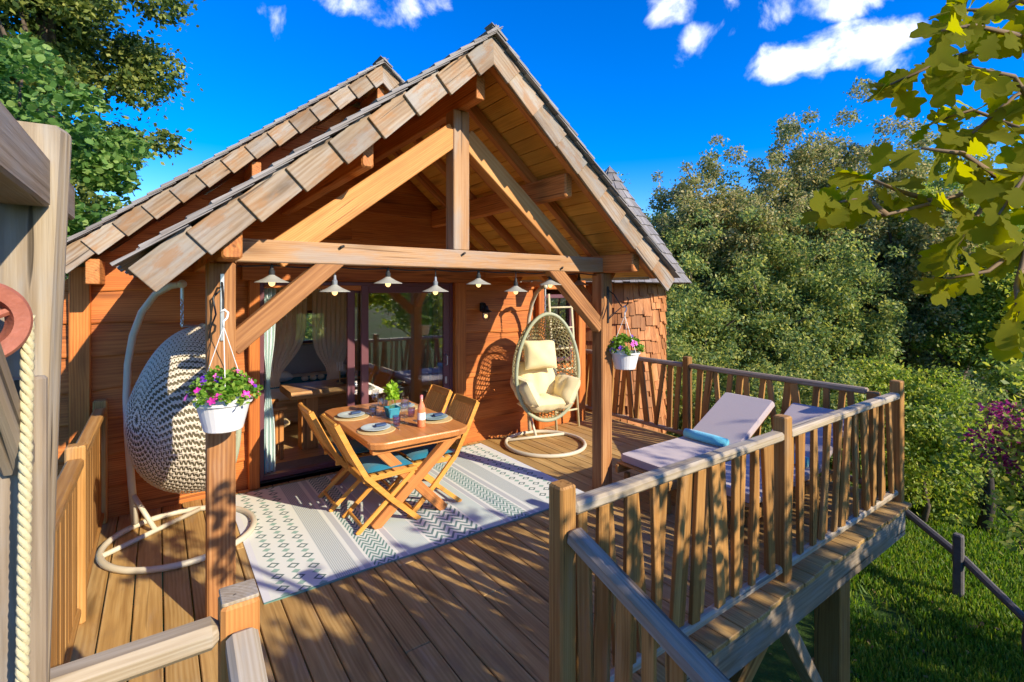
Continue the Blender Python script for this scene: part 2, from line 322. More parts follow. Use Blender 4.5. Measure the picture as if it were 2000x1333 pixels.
class MB:
    def __init__(s): s.v, s.f = [], []
    def add(s, vs, fs):
        b = len(s.v); s.v += [Vector(v) for v in vs]; s.f += [tuple(i+b for i in f) for f in fs]; return s
    def box(s, c, d, rz=0.0, bev=0.0):
        c = Vector(c); hx, hy, hz = d[0]/2, d[1]/2, d[2]/2; Rm = Matrix.Rotation(rz, 3, 'Z')
        b = min(bev, hx*0.9, hy*0.9, hz*0.9)
        if b <= 0:
            vs = [c + Rm @ Vector((x, y, z)) for x in (-hx, hx) for y in (-hy, hy) for z in (-hz, hz)]
            return s.add(vs, [(0, 1, 3, 2), (4, 6, 7, 5), (0, 4, 5, 1), (2, 3, 7, 6), (0, 2, 6, 4), (1, 5, 7, 3)])
        rings = []
        for z, q in ((-hz, b), (-hz+b, 0), (hz-b, 0), (hz, b)):
            X, Y = hx-q, hy-q; e = b if q == 0 else b
            rings.append([c + Rm @ Vector(p) for p in ((-X+e, -Y, z), (X-e, -Y, z), (X, -Y+e, z), (X, Y-e, z), (X-e, Y, z), (-X+e, Y, z), (-X, Y-e, z), (-X, -Y+e, z))])
        return s.loft(rings)
    def loft(s, rings, cap=True, closed=True):
        b = len(s.v); n = len(rings[0])
        for r in rings: s.v += [Vector(v) for v in r]
        m = n if closed else n-1
        for i in range(len(rings)-1):
            for j in range(m): s.f.append((b+i*n+j, b+i*n+(j+1) % n, b+(i+1)*n+(j+1) % n, b+(i+1)*n+j))
        if cap: s.f.append(tuple(b+j for j in range(n))[::-1]); s.f.append(tuple(b+(len(rings)-1)*n+j for j in range(n)))
        return s
    def tube(s, pts, r, n=8, cap=True, closed=False):
        pts = [Vector(p) for p in pts]; rs = r if isinstance(r, (list, tuple)) else [r]*len(pts); rings = []; up = Vector((0, 0, 1))
        N = len(pts); prev = None
        for i, p in enumerate(pts):
            a = pts[(i-1) % N] if closed else pts[max(i-1, 0)]; b = pts[(i+1) % N] if closed else pts[min(i+1, N-1)]
            t = (b-a).normalized()
            if prev is None:
                x = t.cross(up)
                if x.length < 1e-3: x = t.cross(Vector((0, 1, 0)))
            else: x = prev - t*prev.dot(t)
            x.normalize(); prev = x; y = t.cross(x)
            rings.append([p + (x*math.cos(k*2*math.pi/n) + y*math.sin(k*2*math.pi/n))*rs[i] for k in range(n)])
        if closed: rings.append(rings[0]); cap = False
        return s.loft(rings, cap)
    def lathe(s, prof, c=(0, 0, 0), n=20, cap=True):
        c = Vector(c); return s.loft([[c + Vector((r*math.cos(k*2*math.pi/n), r*math.sin(k*2*math.pi/n), z)) for k in range(n)] for r, z in prof], cap)
    def ball(s, c, r, n=10, m=6, sq=(1, 1, 1)):
        c = Vector(c); return s.loft([[c + Vector((sq[0]*r*math.sin(t)*math.cos(k*2*math.pi/n), sq[1]*r*math.sin(t)*math.sin(k*2*math.pi/n), -sq[2]*r*math.cos(t))) for k in range(n)] for t in [0.02+(math.pi-0.04)*i/m for i in range(m+1)]])
    def build(s, name, mat, parent=None, Mx=None, smooth=False, **kw): return obj(name, s.v, s.f, mat, parent, Mx, smooth, **kw)
_beams = {}
def beam_mesh(L, w, h, ch, mat, bow=0.0):
    key = (round(L, 3), w, h, ch, mat, bow)
    if key not in _beams:
        prof = [(-w/2+ch, -h/2), (w/2-ch, -h/2), (w/2, -h/2+ch), (w/2, h/2-ch), (w/2-ch, h/2), (-w/2+ch, h/2), (-w/2, h/2-ch), (-w/2, -h/2+ch)]
        k = 0.72
        rings = [[(0, y*k if ch else y, z*k if ch else z) for y, z in prof]] if False else []
        e = min(ch, L*0.2)
        for x, q in ((0, 1), (e, 0), (L/2, 0), (L-e, 0), (L, 1)):
            sy, sz = (w-2*e*0.8*q)/w, (h-2*e*0.8*q)/h
            rings.append([Vector((x, y*sy, z*sz + bow*math.sin(math.pi*x/L))) for y, z in prof])
        b = MB().loft(rings); _beams[key] = mesh_of('beam', b.v, b.f, mat)
    return _beams[key]
def frame(p0, p1, up=(0, 0, 1), roll=0.0):
    p0, p1, up = Vector(p0), Vector(p1), Vector(up); x = (p1-p0).normalized(); y = up.cross(x)
    if y.length < 1e-4: y = Vector((0, 1, 0)).cross(x)
    y.normalize(); z = x.cross(y)
    Mx = Matrix((x, y, z)).transposed().to_4x4(); Mx.translation = p0
    return Mx @ Matrix.Rotation(roll, 4, 'X') if roll else Mx
def beam(name, p0, p1, w, h, mat, parent=None, up=(0, 0, 1), ch=0.006, roll=0.0, bow=0.0, **kw):
    """a squared timber from p0 to p1, grain along its local x; w across, h along up"""
    L = (Vector(p1)-Vector(p0)).length
    o = bpy.data.objects.new(name, beam_mesh(L, w, h, ch, mat, bow)); place(o, frame(p0, p1, up, roll), parent); return setp(o, **kw)
def upright(name, x, y, z0, z1, w, d_, mat, parent=None, ch=0.008, **kw):
    return beam(name, (x, y, z0), (x, y, z1), d_, w, mat, parent, up=(1, 0, 0), ch=ch, **kw)   # w along x, d along y
def copy_tree(o, Mx, parent=None):
    c = o.copy(); COL.objects.link(c); WM[c.name] = Mx.copy()
    if parent is not None: c.parent = parent; c.matrix_basis = o.matrix_basis
    else: c.matrix_basis = Mx
    for ch in list(o.children):
        copy_tree(ch, Mx @ ch.matrix_basis, c)
    return c
def pillow(w, h, t, n=12, p=2.6, ribs=0, seed=0, tuft=0.0):
    rs = random.Random(seed); ph = rs.random()*6
    vs, fs = [], []
    for side in (1, -1):
        b = len(vs)
        for i in range(n+1):
            for j in range(n+1):
                a, c = -1+2*i/n, -1+2*j/n
                k = max(0.0, (1-abs(a)**p))*max(0.0, (1-abs(c)**p)); k = k**0.45
                z = side*t/2*k*(1 + 0.10*math.sin(5*a+ph)*math.sin(4*c+ph))
                if ribs: z *= 0.78 + 0.22*abs(math.cos(a*math.pi*ribs/2))
                if tuft: z *= 1 - tuft*max(0, math.cos(a*math.pi*2))*max(0, math.cos(c*math.pi*2))
                pinch = 1 - 0.05*(1-abs(a*c))
                vs.append((a*w/2*pinch, c*h/2*pinch, z))
        for i in range(n):
            for j in range(n):
                q = (b+i*(n+1)+j, b+(i+1)*(n+1)+j, b+(i+1)*(n+1)+j+1, b+i*(n+1)+j+1); fs.append(q if side > 0 else q[::-1])
    return vs, fs
# ------------------------------------------------------------------ the ground
def gz(x, y):
    s = -2.55 + 0.05*math.sin(x*0.5+1) + 0.05*math.cos(y*0.7) 
    s += 0.035*max(0.0, y-8) + 0.02*max(0.0, x-12) + 0.22*max(0.0, -x-0.5) + 0.3*max(0.0, -y - 1.5)*0.3
    return min(s, 3.0)
xs = sorted(set([-300, -150, -80, -50, -30, -20, -15] + [i*1.0 for i in range(-12, 40)] + [45, 55, 70, 100, 160, 300]))
ys = sorted(set([-300, -150, -80, -50, -30, -20, -15] + [i*1.0 for i in range(-12, 40)] + [45, 55, 70, 100, 160, 300]))
vs = [(x, y, gz(x, y)) for x in xs for y in ys]; ny = len(ys)
fs = [(i*ny+j, (i+1)*ny+j, (i+1)*ny+j+1, i*ny+j+1) for i in range(len(xs)-1) for j in range(ny-1)]
m_, g_ = new_mat('lawn_soil'); tc_ = g_.tc()
n1 = g_.noise(tc_, 0.6, 5, 0.6); n2 = g_.noise(tc_, 14, 4, 0.7)
c_ = g_.mix(n2, (0.030, 0.062, 0.012), (0.075, 0.135, 0.024)); c_ = g_.mix(g_.mr(n1, 0.52, 0.66), c_, g_.mix(n2, (0.05, 0.036, 0.02), (0.12, 0.085, 0.045)))
g_.out(g_.pbr(c_, 0.95, bump=g_.bump(n2, 0.6, 0.05), spec=0.1)); M['lawn'] = m_
obj('ground', vs, fs, 'lawn', None, Matrix.Identity(4), True, kind='structure', label='shaded green lawn sloping away below the deck')
# grass blades on the part of the lawn in view
def grass():
    n = 90000
    u = rng.uniform(0.62, 1.16, n); D = 3.6 + 9.5*rng.random(n)**0.8
    a = u; s_, c_ = math.sin(.6216), math.cos(.6216)
    x = D*(s_+a*c_); y = D*(c_-a*s_)
    keep = (np.sin(x*1.3+.6)*np.cos(y*1.1-.4) + .5*np.sin(x*3.1-y*2.3)) < rng.uniform(.25, 1.2, n); u, D, x, y = u[keep], D[keep], x[keep], y[keep]; n = len(x)
    z = np.array([gz(p, q) for p, q in zip(x, y)])
    h = rng.uniform(.05, .13, n); w = rng.uniform(.006, .012, n)*(0.6+D/8); th = rng.uniform(0, 6.283, n); ln = rng.uniform(.0, .09, n); lt = rng.uniform(0, 6.283, n)
    dx, dy = np.cos(th)*w, np.sin(th)*w; lx, ly = np.cos(lt)*ln, np.sin(lt)*ln
    P = np.empty((n, 4, 3))
    P[:, 0] = np.stack([x-dx, y-dy, z-.01], 1); P[:, 1] = np.stack([x+dx, y+dy, z-.01], 1)
    P[:, 2] = np.stack([x+lx+dx*.3, y+ly+dy*.3, z+h], 1); P[:, 3] = np.stack([x+lx-dx*.3, y+ly-dy*.3, z+h], 1)
    np_obj('grass', P.reshape(-1, 3), np.arange(n*4).reshape(n, 4), 'grassm', kind='stuff', label='short green grass on the lawn below the deck', category='grass') if False else \
    np_obj('grass', P.reshape(-1, 3), np.arange(n*4).reshape(n, 4), 'grassm', kind='stuff', label='short green grass on the lawn below the deck')
grass()

# ------------------------------------------------------------------ the deck
DK = root('deck', (2.6, 3.6, -0.04), 'raised brown timber deck of grooved boards carrying the furniture', 'deck')
PITCH = 0.155; XB0 = -0.437
for i in range(40):
    x = XB0 + PITCH*i + PITCH/2
    y1 = 5.60 if x < 5.30 else 6.15
    y0 = 1.585 + random.uniform(-.012, .012)
    if x > 5.70: continue
    cuts = [y0, y1]
    if i % 2 == 0: cuts = [y0, random.uniform(2.4, 4.6), y1]
    for a, b in zip(cuts, cuts[1:]):
        beam('board', (x, a+.0015, -.016+random.uniform(-.0012, .0012)), (x, b-.0015, -.016), PITCH-.008, .032, 'deck', DK, ch=.004)
beam('fascia_beam', (1.5, 1.64, -.155), (5.66, 1.64, -.155), .06, .24, 'gate', DK)
beam('fascia_beam', (-.45, 1.68, -.155), (1.5, 1.68, -.155), .06, .24, 'stair', DK)
beam('fascia_beam', (5.66, 1.70, -.155), (5.66, 6.1, -.155), .06, .24, 'stair', DK)
for y in (2.4, 3.2, 4.0, 4.8, 5.5): beam('joist', (-.42, y, -.115), (5.62, y, -.115), .06, .16, 'rail', DK)
upright('support_post', 4.88, 1.92, -2.6, -.276, .21, .21, 'rail', DK); upright('support_post', 4.9, 4.6, -2.6, -.2, .2, .2, 'rail', DK)
upright('support_post', 1.3, 1.95, -2.6, -.2, .2, .2, 'rail', DK); upright('support_post', 3.0, 4.6, -2.6, -.2, .2, .2, 'rail', DK)
upright('support_post', .2, 4.6, -2.6, -.2, .2, .2, 'rail', DK)
beam('knee_brace', (3.50, 1.72, -.24), (4.80, 1.90, -1.75), .11, .11, 'stair', DK); beam('knee_brace', (3.42, 1.75, -.27), (2.3, 2.1, -1.9), .11, .11, 'rail', DK)

# ------------------------------------------------------------------ railings
def railing(name, label, A, B, posts, mats=('rail', 'railtop', 'rail'), ztop=1.03, zb=.085, pitch=.097, tilt=9.0, group=None, flat=False, outer=1, wid=(.045, .06, .08), posth=1.13, postz0=-.0, seed=1):
    rs = random.Random(seed); A, B = Vector(A), Vector(B); L = (B-A).length; t = (B-A)/L; nrm = Vector((t.y, -t.x, 0))
    rt = root(name, tuple((A+B)/2), label, 'railing', group)
    for s, pz0, ph in posts:
        p = A + t*s; upright('post', p.x, p.y, pz0, ph, .095, .095, mats[0], rt, ch=.01)
    ss = sorted(p[0] for p in posts)
    for a, b in zip(ss, ss[1:]):
        p, q = A + t*(a+.0475), A + t*(b-.0475)
        beam('top_rail', (p.x, p.y, ztop-.03), (q.x, q.y, ztop-.03), .085, .06, mats[1], rt, ch=.014)
        beam('bottom_rail', (p.x, p.y, zb), (q.x, q.y, zb), .06, .055, mats[1], rt, ch=.014)
        n = max(2, int((b-a-.12)/pitch)); 
        for i in range(n):
            s = a + .09 + (b-a-.18)*(i+.5)/n + rs.uniform(-.022, .022); e = math.tan(R(rs.uniform(-tilt, tilt)))*.42
            w = rs.choice(wid) + rs.uniform(-.006, .006)
            off = nrm*outer*((.0155 if i % 2 else -.0155) if not flat else 0)
            s0, s1 = min(max(s-e, a+.09), b-.09), min(max(s+e, a+.09), b-.09)
            p, q = A + t*s0 + off, A + t*s1 + off
            beam('baluster', (p.x, p.y, zb+.0275), (q.x, q.y, ztop-.06), .028, round(w, 2), mats[2], rt, up=tuple(t), ch=.003)
    return rt
railing('front_railing', 'dappled railing of leaning planks along the front edge of the deck', (1.50, 1.70, 0), (5.74, 1.70, 0), [(0, -.25, 1.12), (2.03, -.30, 1.13), (4.24, -.33, 1.14)], seed=3)
railing('side_railing', 'railing of leaning planks behind the loungers, facing the woods', (5.74, 1.75, 0), (5.74, 6.12, 0), [(0.14, 0, 1.0), (2.25, 0, 1.12), (4.32, 0, 1.10)], mats=('rail', 'stair', 'rail'), pitch=.135, wid=(.06, .085), seed=5)
railing('left_railing', 'close boarded railing beside the taupe hanging chair', (-.40, 1.95, 0), (-.40, 5.56, 0), [(0, 0, 1.0), (2.0, 0, 1.07), (3.56, 0, 1.06)], mats=('rail', 'rail', 'rail'), pitch=.092, tilt=0.6, wid=(.08, .084), flat=True, ztop=1.0, seed=8)
# stairs down towards the viewer, with their handrails
ST = root('stair', (.85, 1.0, -1.2), 'timber stair going down from the gap in the front railing', 'stair')
for i in range(7):
    beam('tread', (.24, 1.45-.27*i, -.19-.19*i), (1.46, 1.45-.27*i, -.19-.19*i), .26, .035, 'deck', ST)
for x in (.24, 1.46): beam('stringer', (x, 1.66, -.18), (x, -.35, -1.62), .05, .22, 'stair', ST)
SR = root('stair_railing', (1.50, 1.0, 0), 'grey sloping stair handrail with upright balusters, dropping from the front railing post', 'railing')
def slope(y, z0=.93, k=.345): return z0 - k*(1.65-y)
beam('handrail', (1.52, 1.652, .905), (1.52, .35, .905-.327*1.302), .085, .075, 'stair', SR, ch=.016)
upright('post', 1.52, .32, -1.3, .55, .09, .09, 'rail', SR)
for i in range(10):
    y = 1.58 - .118*i; zt = .905-.327*(1.652-y)-.03; e = random.uniform(-.05, .05)
    beam('baluster', (1.52+random.choice((-.011, .011)), y+e, -.12-.6*(1.65-y)), (1.52, y, zt), .021, random.choice((.06, .08)), 'rail', SR, up=(0, 1, 0), ch=.003)
NP = root('entrance_post', (.205, 1.75, 0), 'short cracked newel post with a weathered top at the stair head', 'post')
upright('newel', .205, 1.745, -.25, 1.055, .105, .105, 'honey', NP, ch=.012)
upright('newel_cap', .205, 1.745, 1.055, 1.066, .100, .100, 'railtop', NP, ch=.004)
LR = root('lower_railing', (0, 1.74, 0), 'grey rail stub joining the short newel post to the hoist frame', 'railing')
beam('top_rail', (.151, 1.745, .965), (-.35, 1.745, .965), .09, .075, 'railtop', LR, ch=.02)
beam('bottom_rail', (.151, 1.745, .10), (-.35, 1.745, .10), .06, .055, 'railtop', LR, ch=.014)
LH = root('left_handrail', (.205, 1.3, 0), 'grey sloping handrail on the left side of the stair', 'railing')
beam('handrail', (.205, 1.690, .955), (.205, .55, .62), .085, .075, 'railtop', LH, ch=.016)
upright('post', .205, .5, -1.2, .66, .09, .09, 'rail', LH)
for i in range(3):
    y = 1.30 - .34*i; upright('baluster', .205, y, -.15-.6*(1.65-y), .955-.294*(1.69-y)-.035, .021, .07, 'rail', LH, ch=.003)
# ------------------------------------------------------------------ roofs
TAN = 0.822; TH = math.atan(TAN); CO, SI = math.cos(TH), math.sin(TH)
def shingle_mesh(L, w, t, mat):
    vs = [(0, -w/2, 0), (0, w/2, 0), (0, w/2, .003), (0, -w/2, .003), (L, -w/2, 0), (L, w/2, 0), (L, w/2, t), (L, -w/2, t)]
    fs = [(0, 1, 5, 4), (3, 7, 6, 2), (4, 5, 6, 7), (0, 4, 7, 3), (1, 2, 6, 5), (0, 3, 2, 1)]
    return vs, fs
_sh = [mesh_of('shingle', *shingle_mesh(.36, w, .016, 'shingle'), 'shingle') for w in (.10, .12, .14, .16)]
def gable(rt, x0, zt, y0, y1, LL, LR, nbarge, bh=.16, expo=.125, verge=2, rafters=(), soff=.13, purl=()):
    for sg, L in ((-1, LL), (1, LR)):
        dn = Vector((sg*CO, 0, -SI)); nm = Vector((sg*SI, 0, CO)); top = Vector((x0, 0, zt)); Y = Vector((0, 1, 0))
        def P(u, y, h): return top + dn*u + nm*h + Y*y
        # soffit boards along the ridge direction
        nb = int(L/soff)
        for i in range(nb):
            a = .06 + (L-.10)*(i+.5)/nb
            if i*soff > L-.05: continue
            beam('soffit_board', P(a, y0+.03, -.078), P(a, y1, -.078), (L-.10)/nb-.004, .018, 'soffit', rt, up=nm, ch=.003)
        for y in rafters:
            beam('rafter', P(.05, y, -.128), P(L-.10, y, -.128), .07, .08, 'purlin', rt, up=nm, ch=.004)
        # stepped bargeboards
        st = (L-.02)/nbarge
        for i in range(nbarge):
            a, b = .01+st*i, .01+st*(i+1)+.035
            c0, c1 = P(a, y0-.004, -.045-bh/2+.004), P(b, y0-.026, -.055-bh/2-.012)
            beam('bargeboard', c0, c1, .024, bh + random.uniform(-.006, .006), 'barge', rt, up=nm, ch=.003)
        # shingles
        nc = int(L/expo); bv, bf = [], []
        for i in range(nc+1):
            u1 = min(.14+i*expo, L+.05) if i < nc else L+.06
            y = y0-.07+random.uniform(-.01, .01); k = 0
            while y < y1:
                q = random.randrange(4); w = (.10, .12, .14, .16)[q]; jit = random.uniform(-.014, .014); Ls = min(.36, u1+.02)
                Mx = frame(P(u1-.36+jit, y+w/2, -.052), P(u1+jit, y+w/2, -.030+random.uniform(0, .005)), nm)
                if k < verge and not (u1 < .3):
                    o = bpy.data.objects.new('shingle', _sh[q]); place(o, Mx, rt)
                else:
                    vs, fs = shingle_mesh(Ls, w, .016, None); b0 = len(bv)
                    Mx2 = frame(P(u1-Ls+jit, y+w/2, -.052+.02*(1-Ls/.36)), P(u1+jit, y+w/2, -.030), nm)
                    bv += [Mx2 @ Vector(v) for v in vs]; bf += [tuple(j+b0 for j in f) for f in fs]
                y += w+.004; k += 1
        setp(obj('shingle_courses', bv, bf, 'shingle', rt), kind='stuff')
    for (x, zb, w, h, ya, yb) in purl:
        o = beam('purlin', (x, ya, zb+h/2), (x, yb, zb+h/2), w, h, 'purlin', rt, ch=.006)
    # ridge cap boards
    for i in range(int((y1-y0)/.3)+1):
        for sg in (-1, 1):
            dn = Vector((sg*CO, 0, -SI)); nm = Vector((sg*SI, 0, CO)); a = Vector((x0, y0-.072+.3*i, zt)) - nm*.022 + dn*.062
            beam('ridge_board', a, a + Vector((0, .31, .002)), .125, .012, 'shingle', rt, up=nm, ch=.002)

PO = root('porch', (1.95, 4.4, 0), 'open gabled timber porch with king post truss and shingle roof over the table', 'porch')
gable(PO, 1.95, 3.89, 2.97, 5.60, 2.70, 2.70, 9, rafters=(3.06, 3.62, 4.16, 4.70, 5.24), purl=[(1.95, 3.42, .075, .22, 3.12, 5.6)])
for sg in (-1, 1):
    x = 1.95+sg*.86; e = .04
    b = MB().box((0, 0, 0), (.01, .01, .01))
    beam('purlin', (x, 3.10, 2.885), (x, 5.6, 2.885), .08, .20, 'purlin', PO, ch=.012)
    xx = 1.95+sg*1.625
    beam('wall_plate', (xx, 3.03, 2.255), (xx, 5.6, 2.255), .10, .17, 'purlin', PO, ch=.012)
YP = 3.47
upright('post', .31, YP, 0, 2.168, .148, .148, 'post', PO, ch=.010); upright('post', 3.585, YP, 0, 2.168, .145, .145, 'post', PO, ch=.010)
upright('post_head', .43-.045, YP-.0, 2.168, 2.32, .005, .12, 'post', PO, ch=.001)
beam('tie_beam', (.36, YP, 2.247), (3.53, YP, 2.247), .135, .142, 'tie', PO, ch=.006)
upright('king_post', 1.95, YP, 2.319, 3.42, .142, .135, 'tie', PO, ch=.006)
beam('strut', (1.90, YP, 3.235), (.60, YP, 2.215), .115, .172, 'honey', PO, ch=.005)
beam('strut', (2.00, YP, 3.225), (3.20, YP, 2.255), .115, .160, 'honey', PO, ch=.005)
beam('brace', (.36, YP-.01, 1.655), (1.01, YP-.01, 2.235), .10, .125, 'post', PO, ch=.005)
beam('brace', (3.53, YP-.01, 1.64), (2.88, YP-.01, 2.235), .10, .125, 'post', PO, ch=.005)
# braces along the wall plates towards the cabin
beam('brace', (.31, 3.52, 1.75), (.31, 3.98, 2.18), .09, .10, 'purlin', PO); beam('brace', (3.585, 3.52, 1.75), (3.585, 3.98, 2.18), .09, .10, 'purlin', PO)
for x, z in ((1.0, 2.29), (1.95, 2.285), (2.98, 2.20)):
    MB().tube([(x, YP-.09, z), (x+.03, YP-.065, z+.012)], .009, 6).build('peg', 'socket', PO)

# ------------------------------------------------------------------ cabin
YF = 5.66
CB = root('cabin', (2.2, 7.4, 0), 'orange timber cabin with waney lap boards, sliding door and shingle roof', 'cabin')
ZTM = 4.477
def wall_top(x): return ZTM - .26 - TAN*abs(x-1.95)
def plank(x0, x1, z0, z1, x0t=None, x1t=None, seed=0, wavy=.014):
    rs = random.Random(seed); x0t = x0 if x0t is None else x0t; x1t = x1 if x1t is None else x1t
    n = max(3, int((x1-x0)/.12)); vs = []; ph = [rs.uniform(0, 6.28) for _ in range(4)]
    for i in range(n+1):
        t = i/n; xb, xt = x0+(x1-x0)*t, x0t+(x1t-x0t)*t
        wv = wavy*(math.sin(xb*2.1+ph[0]) + .6*math.sin(xb*5.7+ph[1]) + .35*math.sin(xb*13+ph[2]))
        yb = YF - .034 + .004*math.sin(xb*3+ph[3])
        vs += [(xb, yb+.004, z0+wv-.012), (xb, yb, z0+wv), (xt, YF-.008, z1+.03), (xt, YF+.03, z1+.03), (xb, YF+.03, z0+wv-.012)]
    fs = []
    for i in range(n):
        for j in range(5): fs.append((i*5+j, (i+1)*5+j, (i+1)*5+(j+1) % 5, i*5+(j+1) % 5))
    fs += [(4, 3, 2, 1, 0), tuple(n*5+j for j in range(5))]
    obj('plank', vs, fs, 'wall', CB)
rows = [(-.02+.292*i, -.02+.292*(i+1)) for i in range(15)]
sd = 100
for z0, z1 in rows:
    segs = [(-.85, 5.36)]
    zm = (z0+z1)/2
    if zm < 2.08: segs = [(-.85, .86), (3.06, 5.36)]
    if .95 < zm < 1.92: segs = [(-.85, .86), (3.06, 4.60), (5.14, 5.36)]
    for a, b in segs:
        at, bt = a, b
        if z1 > 2.0:
            for _ in (0,):
                hb = (ZTM-.26-z0)/TAN; ht = (ZTM-.26-z1)/TAN
                a2, b2 = max(a, 1.95-hb), min(b, 1.95+hb); at, bt = max(a, 1.95-ht), min(b, 1.95+ht)
                if b > 5 and z1 < 2.75: b2, bt = b, b
                a, b = a2, b2
            if bt-at < .1: continue
        cuts = [a]
        if b-a > 3: cuts.append(random.uniform(a+1.2, b-1.2))
        cuts.append(b)
        for i, (p, q) in enumerate(zip(cuts, cuts[1:])):
            sd += 1
            plank(p+.001, q-.001, z0, z1, at if i == 0 else p+.001, bt if i == len(cuts)-2 else q-.001, sd)
def slab(name, c, d_, mat, parent=CB, bev=0, **kw): return MB().box(c, d_, bev=bev).build(name, mat, parent, **kw)
# timbers on the face
upright('corner_post', -.54, 5.60, -.1, 2.20, .14, .10, 'wall', CB); upright('wall_post', 4.50, 5.585, 0, 2.3, .11, .09, 'wall', CB)
upright('corner_post', 5.30, 5.585, -.3, 2.5, .14, .09, 'wall', CB); upright('door_post', .79, 5.595, 0, 2.10, .10, .11, 'wall', CB)
upright('door_post', 3.165, 5.595, 0, 2.10, .16, .11, 'wall', CB)
beam('lintel', (.68, 5.59, 2.185), (4.42, 5.59, 2.185), .12, .165, 'wall', CB)
# sliding door
slab('sill', (1.95, 5.635, .022), (2.22, .13, .044), 'dark', bev=.004)
slab('sill_step', (1.95, 5.585, -.0), (2.22, .03, .07), 'dark')
def rect_frame(name, x0, x1, z0, z1, y, w, d_, mat, parent):
    b = MB(); b.box(((x0+w/2), y, (z0+z1)/2), (w, d_, z1-z0), bev=.005); b.box((x1-w/2, y, (z0+z1)/2), (w, d_, z1-z0), bev=.005)
    b.box(((x0+x1)/2, y, z0+w/2), (x1-x0-2*w, d_*.96, w), bev=.005); b.box(((x0+x1)/2, y, z1-w/2), (x1-x0-2*w, d_*.96, w), bev=.005)
    return b.build(name, mat, parent)
rect_frame('door_frame', .845, 3.085, .045, 2.10, 5.655, .045, .09, 'purple', CB)
DP = rect_frame('fixed_panel', 1.90, 3.04, .05, 2.055, 5.640, .085, .045, 'purple', CB); slab('glass_pane', (2.47, 5.640, 1.05), (.98, .012, 1.85), 'glass', DP)
DP2 = rect_frame('sliding_panel', 1.76, 2.92, .05, 2.055, 5.700, .085, .045, 'purple', CB); slab('glass_pane', (2.34, 5.700, 1.05), (1.0, .012, 1.85), 'glass', DP2)
hd = MB().tube([(2.985, 5.61, 1.05), (2.985, 5.575, 1.06), (2.985, 5.575, 1.17), (2.985, 5.61, 1.18)], .008, 6).build('handle', 'steel', DP)
MB().box((2.985, 5.612, .86), (.03, .014, .09), bev=.004).build('lock_plate', 'steel', DP)
# small window right of the hanging chair
WN = rect_frame('window', 4.585, 5.16, .93, 1.94, 5.655, .055, .08, 'purple', CB); slab('glass_pane', (4.872, 5.665, 1.435), (.465, .01, .90), 'glass', WN)
# shell of the room
slab('room_floor', (2.2, 7.55, -.03), (6.0, 3.72, .06), 'ifloor'); slab('ceiling', (2.0, 7.55, 2.53), (3.5, 3.6, .05), 'linen')
slab('side_wall', (-.80, 7.5, .80), (.08, 3.7, 2.3), 'wall'); slab('side_wall', (5.32, 7.5, .8), (.08, 3.65, 3.6), 'wall'); slab('partition', (3.75, 7.5, 1.25), (.06, 3.5, 2.5), 'linen'); slab('partition', (.25, 7.5, 1.25), (.06, 3.5, 2.5), 'linen')
slab('back_wall', (.85, 9.35, 1.25), (2.2, .08, 2.5), 'inner'); slab('back_wall', (3.9, 9.35, 1.25), (2.8, .08, 2.5), 'inner')
slab('back_wall', (2.225, 9.35, .54), (.55, .08, 1.08), 'inner'); slab('back_wall', (2.225, 9.35, 2.06), (.55, .08, .88), 'inner')
BW = rect_frame('back_window', 1.93, 2.52, 1.06, 1.64, 9.33, .05, .06, 'purple', CB); slab('glass_pane', (2.225, 9.35, 1.35), (.5, .01, .5), 'glass', BW)
for i in range(9): beam('inner_board', (.3, 9.29, .14+.28*i), (1.93, 9.29, .14+.28*i), .02, .27, 'inner', CB); beam('inner_board', (2.52, 9.29, .14+.28*i), (3.7, 9.29, .14+.28*i), .02, .27, 'inner', CB)
slab('underside_skirt', (2.2, 5.70, -.30), (6.2, .06, .5), 'wall')
gable(CB, 1.95, ZTM, 5.10, 9.6, 3.42, 3.30, 14, bh=.15, rafters=(5.18, 5.9), verge=1, soff=.16, purl=[(1.95, 3.95, .08, .22, 5.14, 5.7), (.75, 3.0, .08, .2, 5.14, 5.7), (3.15, 3.0, .08, .2, 5.14, 5.7), (-.42, 2.05, .09, .2, 5.12, 9.4), (4.32, 2.05, .09, .2, 5.12, 9.4)])
b = MB(); b.loft([[(4.3, y, 2.80), (5.42, y, 2.62), (5.42, y, 2.56), (4.3, y, 2.72)] for y in (5.35, 9.3)]); b.build('side_roof', 'shingle', CB)

